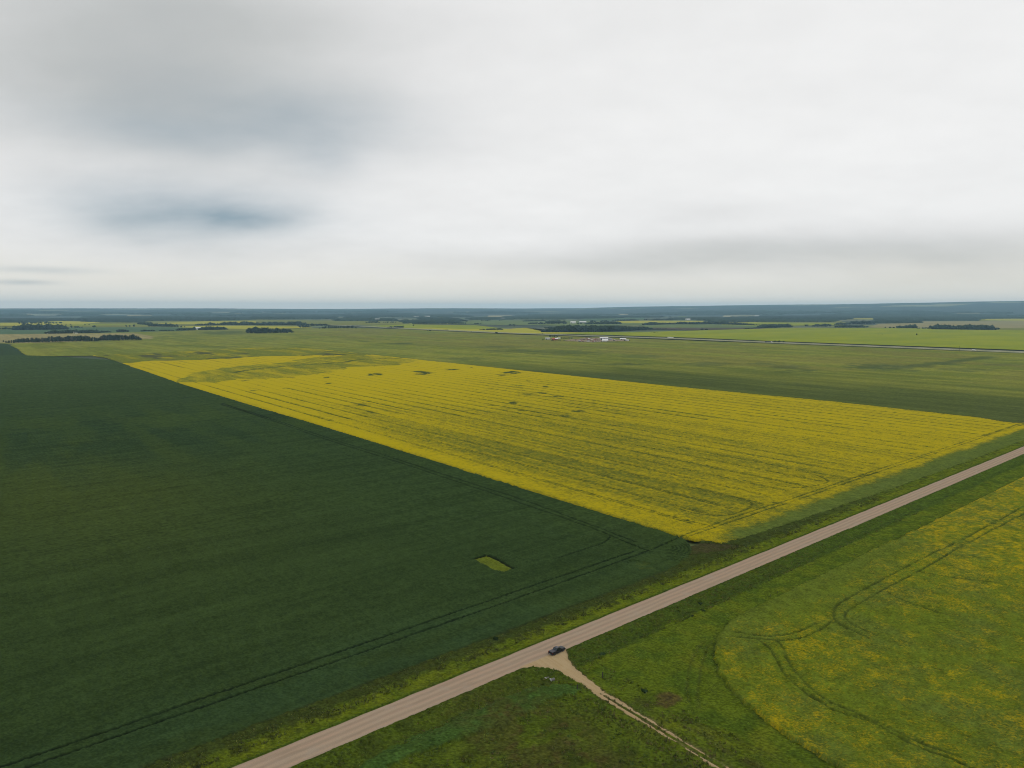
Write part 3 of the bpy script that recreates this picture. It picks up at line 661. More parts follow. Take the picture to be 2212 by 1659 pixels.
    T = lerp3(T, (.085, .078, .030), rs*0.8)
    bl_ = sm(60, 90, u)*sm(145, 158, Y)*0.0
    T = lerp3(T, (.060, .058, .030), gtr*0.35); T = lerp3(T, (.075, .062, .040), bs*0.9*(1 - sm(.55, .8, n2)))
    lane_side = np.clip(lm, 0, .35)/.35
    ce = 1 - sm(.4, 1.1, dist_segs(X, Y, SG_RC, 4.) + .8*(n2 - .5)); h = h*(1 - .6*ce); T = lerp3(T, (.044, .058, .018), ce*.5*sm(.3, .6, n1))  # shadow line at the canola edge, painted into the grass tint
    T = T*np.array([.64, .70, .42])
    T = lerp3(T, (.052, .046, .018), .6*np.exp(-((Y - 140.3)/2.6)**2)*sm(12, 26, u)*sm(.3, .55, n2))
    T = lerp3(T, (.17, .13, .07), lane_side*0.5)
    T = lerp3(T, (.045, .040, .030), .9*sm(.25, .5, ell(X, Y, soil_c[0], soil_c[1], 9, 26) + .25*(n2 - .5)))
    return h, T, 0.0
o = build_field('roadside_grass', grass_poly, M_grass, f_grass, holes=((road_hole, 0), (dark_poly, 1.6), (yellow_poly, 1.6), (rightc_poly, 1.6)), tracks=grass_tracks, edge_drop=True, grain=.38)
tag(o, 'grass of the road verges, ditches and hay ground around the gravel lane', 'grass', kind='stuff')

# pale cereal between the canola and the highway
cer_poly = np.concatenate([np.array([(-188.5, 929.6), (-194.6, 808.1), (-208.3, 797.6), (-235.0, 810.8), (-391.2, 818.0), (-611.8, 804.1), (-975.3, 804.0), (-1834.4, 808.9)]), atl([(645, 751.6), (553, 751.6), (390, 759.6), (250, 765.6), (199, 768.2), (122, 769), (62, 771.6), (22, 743.5), (0, 742), (-250, 742),
     (-250, 724), (0, 722.5), (200, 720), (375, 716), (553, 714.5), (560, 711), (700, 708.8), (800, 709.3), (878, 711.5), (1106, 722.5), (1306, 729), (1659, 742.2), (2212, 764)]), np.array([(-173, 2200), (-172, 1010)])])
zc = [(1280, 265, 210, 20, .95), (700, 268, 160, 16, .7), (830, 290, 100, 10, .8), (200, 250, 160, 14, .65), (560, 248, 90, 10, .6), (1850, 285, 200, 14, .6), (2050, 250, 150, 10, .5), (1700, 245, 120, 9, .85), (1880, 216, 120, 5, .8), (1580, 262, 90, 8, .9), (700, 300, 60, 6, .6), (1500, 290, 80, 6, .5)]
CD = []
for zx, zy, zw, zh, st in zc:
    c0 = at(1456 + .3419*zx, 702 + .3419*zy); CD.append((c0, at(1456 + .3419*(zx + zw), 702 + .3419*zy) - c0, at(1456 + .3419*zx, 702 + .3419*(zy - zh)) - c0, st))
for zx, zy, zw, zh, st in [(1250, 165, 260, 14, .7), (1550, 175, 220, 18, .7), (1100, 140, 160, 6, .6), (250, 105, 45, 3, .7), (480, 118, 90, 6, .9), (1900, 250, 200, 8, .8), (1600, 240, 120, 5, .6), (900, 215, 200, 10, .6), (1700, 330, 300, 14, .4), (2000, 200, 150, 10, .5)]:
    c0 = at(702 + .3419*zx, 702 + .3419*zy); CD.append((c0, at(702 + .3419*(zx + zw), 702 + .3419*zy) - c0, at(702 + .3419*zx, 702 + .3419*(zy - zh)) - c0, st))
for zx, zy, zw, zh, st in [(1950, 325, 240, 16, .9), (1430, 362, 60, 5, .7), (1500, 332, 30, 2, .7), (1230, 376, 60, 3, .6), (1900, 450, 300, 6, .5), (1600, 440, 160, 4, .5)]:
    c0 = at(zx/4, 637.25 + zy/4); CD.append((c0, at((zx + zw)/4, 637.25 + zy/4) - c0, at(zx/4, 637.25 + (zy - zh)/4) - c0, st))
SG_WAY = segs([atl([(1925, 797), (1975, 791), (2050, 783), (2140, 771.5)])])
tan_poly = atl([(-250, 743), (0, 741), (8, 741), (20, 742), (100, 740), (210, 736), (330, 732), (330, 727), (290, 720), (0, 722), (-250, 723)])
def f_cereal(X, Y, s, td):
    h = 0.75 + 0.10*(fbm(X/9, Y/9, 202, 2) - .5)*min(3, s) + 0.10*(hashf(np.round(X/s), np.round(Y/s), 206) - .5)*min(2, s)
    d = patches(X, Y, CD); d = np.maximum(d, .8*(1 - sm(8, 26, dist_segs(X, Y, SG_WAY, 60.) + 14*(fbm(X/25, Y/25, 231, 2) - .5))))
    n1 = fbm(X/160, Y/60, 203, 5); n2 = fbm(X/40, Y/14, 204, 3)
    T = C3(X.shape, (.172, .184, .030))
    T = lerp3(T, (.125, .150, .024), sm(.42, .62, n1)*.8)
    T = lerp3(T, (.066, .084, .020), sm(.08, .75, np.exp(-np.clip(Y - 800, 0, 2e4)/300.)*sm(-1500, -550, X) + .35*(n1 - .5)))
    T = lerp3(T, (.150, .145, .032), sm(.45, .6, fbm(X/220, Y/90, 221, 4))*sm(1080, 1260, Y)*.7)
    T = lerp3(T, (.048, .070, .026), d*.85*sm(.25, .5, n2 + .2))
    T = lerp3(T, (.26, .22, .10), inpoly(X + (n2 - .5)*40, Y, tan_poly)*.85)
    T = T*(0.86 + 0.28*n2)[..., None]*(0.93 + 0.14*sm(.4, .6, vn(X/400, Y/11, 208)))[..., None]
    return h, T, 0.0
o = build_field('cereal_field', cer_poly, M_cereal, f_cereal, smin=0.9, tile=115.2, grain=.2)
tag(o, 'pale olive cereal field beyond the yellow canola, reaching the divided highway', 'crop field', kind='stuff')
corner_poly = atl([(-250, 741), (0, 741.7), (21, 743.7), (60.5, 771.6), (0, 774), (-250, 786)])
def f_corner(X, Y, s, td): return 0.7 + 0.1*hashf(np.round(X/s), np.round(Y/s), 6), C3(X.shape, (.032, .052, .020))*(0.9 + .2*fbm(X/30, Y/30, 3, 3))[..., None], 0.0
tag(build_field('dark_crop_field', corner_poly, M_leaf, f_corner, smin=1.8), 'dark green wedge of crop at the left edge below the long tree belt', 'crop field', kind='stuff')

# ------------------------------------------------------------------ fields beyond the highway and to the horizon
PAL = {'lime': ((.25, .275, .018), (.19, .235, .022)), 'yellow': ((.38, .35, .030), (.30, .30, .04)), 'olive': ((.185, .19, .04), (.15, .165, .035)), 'teal': ((.085, .135, .065), (.07, .115, .055)),
       'tan': ((.27, .235, .11), (.23, .21, .09)), 'green': ((.14, .18, .06), (.11, .15, .055)), 'soil': ((.095, .075, .055), (.08, .07, .045)), 'straw': ((.36, .33, .19), (.32, .30, .17))}
FM = {kk: paint('field_' + kk, a, .3, .006, (1, .45, 1), b_, fine=.05) for kk, (a, b_) in PAL.items()}
FZ = [0.35]
def field(colr, pts, kind='structure'):
    FZ[0] += 0.05
    P = [atf(*p) for p in pts]; bm = bmesh.new()
    vs = [bm.verts.new((p[0], p[1], 0)) for p in P]; bm.faces.new(vs)
    bmesh.ops.triangulate(bm, faces=bm.faces[:])
    bmesh.ops.subdivide_edges(bm, edges=bm.edges[:], cuts=6, use_grid_fill=True)     # so that the sheet follows the ground
    for v in bm.verts: v.co.z = FZ[0] + float(gz(v.co.x, v.co.y))
    for f_ in bm.faces:
        if f_.normal.z < 0: f_.normal_flip()
    o = mesh_obj('field', bm, FM[colr]); tag(o, kind='structure'); return o
def zs(k_, pts): return [(553*k_ + a/4, 637.25 + b_/4) for a, b_ in pts]
# strip 0 (left quarter) .. strip 3 (right quarter)
field('olive', zs(0, [(-900, 345), (0, 341), (800, 335), (1500, 318), (2212, 330), (2212, 270), (1500, 262), (0, 262), (-900, 265)]))
field('teal', zs(0, [(-900, 345), (0, 340), (700, 334), (1100, 322), (1560, 312), (1900, 290), (1500, 278), (600, 280), (0, 300), (-900, 310)]))
field('yellow', zs(0, [(-900, 285), (0, 270), (560, 255), (1080, 250), (1700, 256), (1700, 246), (1080, 238), (400, 222), (300, 238), (0, 240), (-900, 245)]))
field('lime', zs(0, [(100, 272), (1000, 262), (1500, 262), (1400, 250), (900, 250), (300, 262)]))
field('yellow', zs(0, [(1540, 280), (2212, 296), (2700, 283), (2640, 272), (1900, 265), (1560, 272)]))
field('olive', zs(0, [(700, 250), (2212, 268), (3900, 252), (3900, 236), (2212, 212), (1500, 222), (900, 240)]))
field('yellow', zs(0, [(1150, 250), (1700, 252), (2212, 246), (2212, 228), (1750, 228), (1500, 238)]))
field('tan', zs(0, [(860, 236), (1150, 228), (1100, 206), (1050, 206)]))
field('green', zs(1, [(1700, 252), (2212, 262), (3100, 250), (3000, 225), (1900, 218), (1700, 235)]))
field('lime', zs(1, [(900, 268), (1400, 292), (2212, 330), (3000, 345), (3800, 372), (4424, 398), (6636, 478), (7600, 515), (7600, 318), (6636, 300), (5700, 282), (4424, 290), (3300, 322), (2500, 320), (2212, 300), (1900, 262), (1300, 255)]))
field('yellow', zs(1, [(1290, 288), (2212, 327), (2640, 338), (2470, 322), (2350, 296), (1800, 296), (1500, 282)]))
field('yellow', zs(2, [(0, 300), (260, 322), (420, 335), (640, 325), (300, 322), (120, 285), (0, 292)]))
field('green', zs(2, [(130, 260), (560, 272), (1100, 258), (1500, 262), (2100, 268), (2212, 258), (2212, 240), (1400, 262), (1100, 240), (400, 250)]))
field('soil', zs(2, [(1180, 296), (1600, 304), (2140, 294), (2212, 288), (2140, 284), (1220, 283)]))
field('green', zs(2, [(1180, 283), (2140, 283), (2212, 262), (1500, 255), (1080, 258)]))
field('yellow', zs(2, [(880, 240), (1160, 246), (1700, 232), (2212, 244), (2700, 250), (2900, 240), (2212, 225), (1140, 222), (900, 226)]))
field('teal', zs(2, [(580, 222), (880, 226), (1150, 214), (1150, 196), (640, 200)]))
field('lime', zs(3, [(-400, 262), (0, 268), (650, 262), (540, 240), (0, 238), (-400, 246)]))
field('tan', zs(3, [(860, 282), (1010, 286), (1420, 290), (2212, 300), (3000, 305), (3000, 222), (2212, 224), (1320, 230), (1290, 244), (960, 250)]))
field('olive', zs(3, [(1900, 302), (3000, 320), (3000, 300), (2212, 285), (1960, 290)]))
field('yellow', zs(3, [(1815, 221), (2212, 224), (3000, 230), (3000, 206), (2212, 203), (1860, 209)]))
field('yellow', zs(3, [(610, 211), (950, 213), (955, 202), (700, 203)]))
field('straw', zs(3, [(735, 182), (955, 184), (955, 173), (735, 173)])); field('straw', zs(3, [(1100, 184), (1215, 184), (1215, 174), (1110, 174)]))
field('tan', zs(3, [(230, 210), (420, 208), (420, 190), (260, 188)])); field('olive', zs(3, [(-100, 238), (640, 246), (640, 226), (0, 222)]))
field('straw', zs(3, [(1580, 160), (1830, 160), (1830, 152), (1580, 152)])); field('teal', zs(3, [(1920, 196), (2212, 198), (2212, 184), (1920, 184)])); field('olive', zs(3, [(1380, 188), (1740, 190), (1740, 179), (1380, 178)]))
for k_, a, b_, c_, d_ in ((0, 0, 270, 163, 178), (0, 450, 720, 160, 167), (0, 1090, 1300, 176, 187), (0, 2020, 2200, 158, 165), (1, 810, 1050, 149, 162), (1, 1090, 1160, 176, 181), (1, 1290, 1360, 172, 181), (1, 2000, 2200, 178, 189), (2, 280, 420, 180, 187), (2, 905, 1000, 165, 173), (2, 1160, 1215, 162, 170), (2, 1820, 2100, 178, 190), (2, 1430, 1500, 185, 193), (1, 1560, 1640, 190, 200), (0, 1500, 2050, 214, 224)):
    field('straw' if c_ < 182 else 'green', zs(k_, [(a, d_), (b_, d_ + 1), (b_ + 12, c_), (a + 10, c_)]))

# ------------------------------------------------------------------ divided highway
hw = spline(np.concatenate([at([2500.], [773.5]), atl([(2212, 762.2), (1935, 751), (1659, 740.3), (1480, 733), (1306, 727.2), (1106, 720.3), (990, 715.2), (878, 710.2), (790, 705.5), (703, 702)])]), 60)
M_asph = paint('highway_asphalt', (.52, .49, .40), .15, .05, (1, 1, 1)); M_median = paint('median_grass', (.20, .215, .07), .3, .05)
def offs(P, d):
    t_ = np.gradient(P, axis=0); t_ /= np.hypot(t_[:, 0], t_[:, 1])[:, None]
    return P + np.stack([-t_[:, 1], t_[:, 0]], 1)*d
def ribbon(name, P, w, z, mat):
    a = offs(P, -w/2); b_ = offs(P, w/2); n = len(P)
    V = [(*p, z) for p in a] + [(*p, z) for p in b_]
    me = bpy.data.meshes.new(name); me.from_pydata(V, [], [(i, i + 1, n + i + 1, n + i) for i in range(n - 1)]); me.materials.append(mat); me.update()
    if me.polygons[0].normal.z < 0: me.flip_normals()
    return put(bpy.data.objects.new(name, me))
tag(ribbon('highway_median', hw, 84, 1.55, M_median), kind='structure')
for o_ in (-21, 21): tag(ribbon('highway', offs(hw, o_), 13, 1.95, M_asph), kind='structure')
def on_hw(px, side):
    """spot and heading on one carriageway where the photograph shows bearing px"""
    Q = offs(hw, side); T_ = np.gradient(Q, axis=0)
    best = None
    r = Q[:, 0]*math.cos(YAW) + Q[:, 1]*math.sin(YAW); f_ = -Q[:, 0]*math.sin(YAW) + Q[:, 1]*math.cos(YAW)
    depth = f_*math.cos(PITCH) + H*math.sin(PITCH)
    sx = CXP + FPX*r/depth
    i = np.argsort(sx); x = np.interp(px, sx[i], Q[i, 0]); y = np.interp(px, sx[i], Q[i, 1])
    j = int(np.argmin(np.abs(sx - px))); return x, y, math.atan2(T_[j, 1], T_[j, 0])
# ------------------------------------------------------------------ trees
def foliage(name, dark, light, tan=None):
    m, t, b = new_mat(name)
    oi = t.nodes.new('ShaderNodeObjectInfo')
    f = noise(t, 0.35, 4, 0.65); f2 = noise(t, 1.6, 3, 0.6)
    c = MIX(t, ramp01(t, f, .35, .7), dark, light)
    c = MIX(t, MATH(t, 'MULTIPLY', f2, .5), c, tuple(v*.5 for v in dark))
    if tan:
        geo_ = t.nodes.new('ShaderNodeNewGeometry'); sp = t.nodes.new('ShaderNodeSeparateXYZ'); t.links.new(geo_.outputs['Position'], sp.inputs[0])
        tf = MATH(t, 'MULTIPLY', ramp01(t, noise(t, .06, 2), .48, .60), ramp01(t, sp.outputs[2], 6.0, 13.0))
        c = MIX(t, MATH(t, 'MULTIPLY', tf, .75), c, tan)
    hv = t.nodes.new('ShaderNodeHueSaturation'); t.links.new(c, hv.inputs['Color'])
    t.links.new(MATH(t, 'ADD', .75, MATH(t, 'MULTIPLY', oi.outputs['Random'], .5)), hv.inputs['Value'])
    t.links.new(hv.outputs[0], b.inputs['Base Color']); b.inputs['Roughness'].default_value = .85; b.inputs['Specular IOR Level'].default_value = 0.0
    return m
M_fol = foliage('poplar_leaves', (.022, .036, .018), (.042, .060, .026)); M_folt = foliage('poplar_leaves_browning', (.024, .036, .018), (.044, .058, .026), (.125, .105, .065))
M_bark = simple('bark', (.16, .13, .10), .9, vary=.3, scale=4)
def ico_blob(bm, c, r, seed, sub=1, squash=1.0):
    g = bmesh.ops.create_icosphere(bm, subdivisions=sub, radius=1.0)
    rg = np.random.default_rng(seed)
    for v in g['verts']:
        k_ = .72 + .56*rg.random()
        v.co = Vector((c[0] + v.co.x*r*k_, c[1] + v.co.y*r*k_, c[2] + v.co.z*r*squash*k_))
def crown_mesh(seed, slim=.28):
    """unit-height crown: leaf clumps spread through an uneven volume, gaps between them"""
    rg = np.random.default_rng(seed); bm = bmesh.new()
    for i in range(7):
        z = .34 + .58*(i + rg.random()*.8)/7; wr = slim*(1 - .55*abs((z - .5)/.5)**2)
        a = rg.random()*6.28; d = wr*.45*rg.random()
        ico_blob(bm, (math.cos(a)*d, math.sin(a)*d, z), wr*(.5 + .3*rg.random()), seed*31 + i, 1, 1.05)
    for i in range(150):
        z = .22 + .78*rg.random(); wr = slim*(1.08 - .6*abs((z - .5)/.5)**2)
        a = rg.random()*6.28; d = wr*(.45 + .65*rg.random()); s = .018 + .03*rg.random()
        p = Vector((math.cos(a)*d, math.sin(a)*d, z)); n1_ = Vector(rg.normal(size=3)).normalized(); n2_ = n1_.orthogonal().normalized(); n3_ = n1_.cross(n2_)
        bm.faces.new([bm.verts.new(p + n2_*s*sx + n3_*s*sy*.8) for sx, sy in ((-1, -.4), (.2, -1), (1, .3), (-.1, 1))])
    me = bpy.data.meshes.new('crown'); bm.to_mesh(me); bm.free(); return me
def tube(bm, pts, radii, n=6):
    rings = []
    for i, p in enumerate(pts):
        p = Vector(p); d = (Vector(pts[min(i + 1, len(pts) - 1)]) - Vector(pts[max(i - 1, 0)])).normalized()
        a = d.orthogonal().normalized(); b_ = d.cross(a)
        rings.append([bm.verts.new(p + (a*math.cos(2*math.pi*k_/n) + b_*math.sin(2*math.pi*k_/n))*radii[i]) for k_ in range(n)])
    for r1, r2 in zip(rings, rings[1:]):
        for k_ in range(n): bm.faces.new((r1[k_], r1[(k_ + 1) % n], r2[(k_ + 1) % n], r2[k_]))
    bm.faces.new(rings[0][::-1]); bm.faces.new(rings[-1])
def trunk_mesh(seed):
    rg = np.random.default_rng(seed); bm = bmesh.new()
    tube(bm, [(0, 0, -.02), (.004, .003, .2), (-.004, .006, .45), (.002, 0, .8)], [.016, .013, .009, .003])
    for i in range(4):
        a = rg.random()*6.28; z = .25 + .12*i
        tube(bm, [(0, 0, z), (math.cos(a)*.09, math.sin(a)*.09, z + .1), (math.cos(a)*.14, math.sin(a)*.14, z + .2)], [.007, .005, .002], 5)
    me = bpy.data.meshes.new('trunk'); bm.to_mesh(me); bm.free(); me.materials.append(M_bark); return me
CROWN = {}
for kind, mat, slim in (('poplar', M_fol, .26), ('tanpoplar', M_folt, .22), ('bushy', M_fol, .42)):
    CROWN[kind] = []
    for i in range(4):
        me = crown_mesh(40 + i + len(CROWN)*10, slim); me.materials.append(mat); CROWN[kind].append(me)
TRUNK = [trunk_mesh(3), trunk_mesh(9)]
tcount = [0]
def tree(x, y, h, kind, label, group):
    e_ = empty('tree', (x, y, 0), random.random()*6.28)
    tag(e_, label, 'tree', group)
    tr = put(bpy.data.objects.new('trunk', random.choice(TRUNK)), e_); tr.scale = (h, h, h)
    c_ = put(bpy.data.objects.new('crown', random.choice(CROWN[kind])), e_); w_ = h*random.uniform(.85, 1.25); c_.scale = (w_, w_, h)
    tcount[0] += 1
def zpt(k_, x, y): return atf(553*k_ + x/4, 637.25 + y/4)
def px_height(p, hz): return hz/4/FPX*math.hypot(math.hypot(p[0], p[1]), H)
def belt_spots(k_, x0, y0, x1, y1, depth, sp, hz0, hz1):
    a = zpt(k_, x0, y0); b_ = zpt(k_, x1, y1); Ld = np.hypot(*(b_ - a)); d = (b_ - a)/max(Ld, 1e-6)
    nrm = np.array([-d[1], d[0]]);
    if nrm @ a < 0: nrm = -nrm
    out = []
    rows = max(1, int(depth/sp)); n = max(1, int(Ld/sp))
    for r in range(rows):
        for i in range(n):
            q = a + d*((i + .5 + random.uniform(-.4, .4))/n)*Ld + nrm*(r*sp + random.uniform(-.4, .4)*sp)
            f_ = (i + .5)/n; hh = px_height(q, hz0 + (hz1 - hz0)*f_)
            edge = min(1, .55 + 3.0*min(f_, 1 - f_)); out.append((q[0], q[1], hh*edge*random.uniform(.72, 1.08), r))
    return out
# the belts and groves nearest the drone: every tree a tree
bs = belt_spots(0, 45, 421, 840, 405, 24, 6.0, 34, 52) + belt_spots(0, 830, 402, 1222, 394, 26, 6.0, 46, 46)
b0, b1 = bearing(np.array([q[0] for q in bs]), np.array([q[1] for q in bs])).min(), bearing(np.array([q[0] for q in bs]), np.array([q[1] for q in bs])).max()
for q in bs:
    if tcount[0] < 190 and (q[3] < 2 or random.random() < .5):
        kd = 'tanpoplar' if random.random() < .55 else 'poplar'; part_ = ('left end', 'left half', 'right half', 'right end')[int(min(3.99, 4*(float(bearing(q[0], q[1])) - b0)/(b1 - b0)))]
        lk = 'poplar with browning top' if kd == 'tanpoplar' else 'all green poplar'; rk = 'front' if q[3] < 1 else 'back'
        tree(q[0], q[1], q[2], kd, '%s in %s rows, %s of long left tree belt' % (lk, rk, part_), 'poplars of the long belt at the left')
p = zpt(0, 30, 407); tree(p[0], p[1], 6, 'bushy', 'small lone tree just left of the end of the long tree belt', None)
def gi(q): return min(2, max(0, int((float(bearing(q[0], q[1])) - float(bearing(*zpt(0, 2120, 331))))/5.4*3))) + (3 if q[3] > 1 else 0)
for q in belt_spots(0, 2120, 331, 2230, 332, 40, 10, 46, 50) + belt_spots(1, 0, 334, 335, 328, 45, 9.5, 52, 28):
    if tcount[0] < 262: kd = 'bushy' if random.random() < .6 else 'poplar'; tree(q[0], q[1], q[2], kd, '%s tree in the %s of the compact dark grove left of centre' % ('broad round' if kd == 'bushy' else 'slim upright', ('front left', 'front middle', 'front right', 'back left', 'back middle', 'back right')[gi(q)]), 'trees of the compact grove left of centre')
for q in belt_spots(1, 545, 293, 880, 292, 22, 11, 24, 28):
    if tcount[0] < 296: tree(q[0], q[1], q[2], 'poplar', 'poplar in the %s row of the short even belt right of the compact grove' % ('front' if q[3] == 0 else 'back'), 'trees of the short even belt')
p = zpt(3, 1285, 348); tree(p[0], p[1], 7.5, 'bushy', 'lone small tree in the bright field beyond the highway at the right', None)
def blob_belt(name, spots, label, mat=None, kind='stuff', sub=1):
    bm = bmesh.new()
    for i, q in enumerate(spots):
        r = q[2]*(random.uniform(.36, .55) if math.hypot(q[0], q[1]) < 2900 else random.uniform(.5, .85))
        g0 = float(gz(q[0], q[1])); ico_blob(bm, (q[0], q[1], g0 + q[2]*.52), max(r, 1.2), i*7 + 1, sub, q[2]*.52/max(r, 1.2))
        if i % 2 == 0:
            a = random.random()*6.28; ico_blob(bm, (q[0] + r*math.cos(a), q[1] + r*math.sin(a), g0 + q[2]*.75), r*.6, i*7 + 3, sub, 1)
    o = mesh_obj(name, bm, mat or M_fol); tag(o, label, 'trees', kind=kind); return o
BELTS = [(0, 110, 303, 585, 298, 40, 34, 30), (0, -300, 300, 108, 297, 30, 14, 14), (0, 390, 336, 860, 330, 30, 24, 26), (0, 865, 326, 960, 323, 20, 16, 12), (0, 1003, 321, 1112, 319, 25, 18, 18), (0, 1208, 315, 1335, 313, 20, 11, 12), (0, 1368, 312, 1502, 311, 20, 9, 12),
         (0, 1520, 308, 1692, 306, 25, 18, 22), (0, 1730, 304, 1972, 299, 30, 26, 18), (0, 610, 283, 722, 283, 25, 18, 8), (0, 790, 280, 832, 279, 15, 20, 14), (0, 1085, 275, 1162, 274, 20, 11, 14), (0, 1270, 272, 1522, 275, 40, 22, 22), (0, 1190, 253, 1310, 262, 30, 14, 20), (0, 1530, 278, 1600, 279, 15, 9, 11),
         (0, 1680, 263, 1872, 261, 30, 12, 20), (0, 1870, 262, 2230, 260, 50, 22, 26), (0, 165, 250, 240, 250, 25, 14, 16), (0, 235, 248, 450, 247, 25, 12, 14), (0, 460, 247, 546, 246, 20, 10, 14), (0, 550, 262, 615, 262, 15, 6, 8), (0, 730, 259, 792, 258, 15, 6, 6),
         (1, 0, 263, 440, 258, 60, 22, 24), (1, 350, 266, 645, 264, 30, 18, 14), (1, 380, 282, 470, 281, 25, 14, 14), (1, 945, 241, 1068, 241, 30, 12, 14), (1, 1100, 240, 1212, 240, 25, 8, 11), (1, 1350, 250, 1815, 248, 60, 14, 14), (1, 1020, 276, 1140, 282, 8, 3, 6), (1, 1140, 284, 1282, 283, 20, 12, 16), (1, 1335, 267, 1364, 267, 15, 14, 14),
         (1, 1450, 313, 1522, 312, 15, 7, 10), (1, 1620, 304, 1660, 308, 8, 6, 8), (1, 1838, 319, 1866, 319, 8, 5, 6), (1, 2076, 333, 2090, 333, 8, 12, 12), (1, 1930, 304, 2140, 301, 25, 9, 15), (1, 1735, 231, 1830, 230, 30, 14, 14), (1, 1945, 226, 2022, 226, 25, 9, 11), (1, 2095, 222, 2128, 222, 20, 8, 8), (1, 2185, 264, 2240, 264, 20, 13, 13), (1, 1890, 254, 1942, 253, 15, 10, 12), (1, 2020, 262, 2080, 262, 15, 7, 7),
         (2, 255, 322, 420, 322, 60, 20, 36), (2, 400, 322, 700, 318, 90, 44, 46), (2, 690, 318, 1220, 297, 90, 44, 16), (2, 285, 290, 360, 289, 20, 12, 15), (2, 170, 292, 210, 292, 15, 8, 8), (2, 145, 252, 292, 251, 30, 14, 14), (2, 295, 249, 416, 249, 40, 28, 30), (2, 440, 250, 482, 250, 25, 26, 22), (2, 560, 252, 600, 251, 20, 13, 13), (2, 640, 255, 950, 251, 50, 17, 22),
         (2, 672, 234, 722, 233, 20, 14, 14), (2, 760, 233, 835, 232, 25, 14, 14), (2, 870, 223, 1100, 220, 40, 10, 12), (2, 1142, 220, 1172, 220, 20, 14, 14), (2, 1190, 220, 1400, 218, 40, 13, 15), (2, 1140, 262, 1395, 252, 40, 26, 10), (2, 1415, 252, 1750, 254, 40, 20, 18), (2, 1740, 254, 2125, 263, 50, 26, 10), (2, 2160, 286, 2300, 280, 40, 22, 24), (2, 100, 229, 300, 226, 40, 11, 13), (2, -20, 264, 56, 263, 20, 11, 6),
         (2, 1225, 292, 1345, 294, 12, 7, 7), (2, 1620, 302, 1690, 301, 15, 12, 12), (2, 1200, 328, 1260, 326, 8, 5, 5), (2, 1450, 315, 1520, 313, 6, 4, 4), (2, 1690, 240, 1760, 238, 20, 10, 12), (2, 2000, 296, 2160, 285, 15, 8, 10),
         (3, 0, 280, 206, 277, 30, 20, 24), (3, 320, 269, 352, 268, 15, 13, 13), (3, 390, 273, 532, 271, 30, 14, 24), (3, 575, 281, 866, 280, 40, 18, 18), (3, 1008, 285, 1130, 287, 20, 8, 16), (3, 1120, 288, 1292, 288, 35, 18, 26), (3, 1290, 291, 1424, 292, 20, 8, 12), (3, 1420, 297, 1600, 299, 45, 30, 30), (3, 1600, 299, 1972, 303, 45, 30, 28), (3, 1985, 300, 2000, 300, 8, 14, 12), (3, 690, 250, 930, 250, 40, 20, 22), (3, 580, 260, 690, 256, 25, 14, 18),
         (3, 45, 409, 146, 410, 14, 17, 15), (2, 1590, 383, 1610, 383, 6, 5, 5), (2, 1895, 395, 1965, 396, 6, 4, 5), (2, 2065, 408, 2110, 409, 6, 5, 6), (2, 945, 362, 965, 362, 5, 7, 7), (2, 870, 359, 890, 359, 5, 5, 5), (3, 1690, 466, 1790, 470, 6, 3, 4), (3, 950, 349, 990, 348, 6, 5, 5), (2, 245, 336, 278, 336, 8, 8, 8)]
for i, (k_, x0, y0, x1, y1, dep, h0, h1) in enumerate(BELTS):
    a = zpt(k_, x0, y0); far = np.hypot(*a); sp = 7.5 if far < 2900 else 9 if far < 4600 else 14
    sp_ = belt_spots(k_, x0, y0, x1, y1, max(dep, sp), sp, h0*1.05, h1*1.05)
    blob_belt('tree_belt', sp_, 'distant dark belt of trees between the far fields', M_fol, sub=1 if far < 2600 else 1)
# wide woods far off: bumpy canopy sheets with edges that reach the ground
def wood(name, outline, s=13.0, hm=13.0, seed=0):
    P = np.asarray(outline); mn = P.min(0); mx = P.max(0); s = max(s, float(np.hypot(*P.mean(0)))/420); hm = hm*max(1, s/22)
    gx = np.arange(mn[0], mx[0] + s, s); gy = np.arange(mn[1], mx[1] + s, s)
    CX, CY = np.meshgrid(gx[:-1] + s/2, gy[:-1] + s/2, indexing='ij')
    q_ = max(1, s/13); jx = (fbm(CX/120/q_, CY/120/q_, seed, 3) - .5)*160*q_; jy = (fbm(CX/120/q_, CY/120/q_, seed + 5, 3) - .5)*160*q_
    m_ = inpoly(CX + jx, CY + jy, P)
    m_ &= fbm(CX/140/q_, CY/140/q_, seed + 9, 3) > .34
    if m_.sum() < 4: return
    X, Y = np.meshgrid(gx, gy, indexing='ij')
    cnt = np.zeros(X.shape); cnt[:-1, :-1] += m_; cnt[1:, :-1] += m_; cnt[:-1, 1:] += m_; cnt[1:, 1:] += m_
    Z = np.where(cnt == 4, hm*(.62 + .55*hashf(np.round(X/s), np.round(Y/s), seed) + .3*(fbm(X/90, Y/90, seed, 2) - .5)), -1)
    X = X + (hashf(np.round(X/s), np.round(Y/s), 3) - .5)*s*.6; Y = Y + (hashf(np.round(X/s), np.round(Y/s), 4) - .5)*s*.6
    Z = Z + gz(X, Y); n0, n1_ = X.shape; idx = np.arange(n0*n1_).reshape(n0, n1_)
    q = np.stack([idx[:-1, :-1], idx[1:, :-1], idx[1:, 1:], idx[:-1, 1:]], -1)[m_]
    used, inv_ = np.unique(q, return_inverse=True)
    me = bpy.data.meshes.new(name); me.from_pydata(np.stack([X, Y, Z], -1).reshape(-1, 3)[used].tolist(), [], inv_.reshape(-1, 4).tolist()); me.materials.append(M_fol)
    o = put(bpy.data.objects.new(name, me)); tag(o, 'far dark wood that reads as one mass below the horizon', 'wood', kind='stuff')
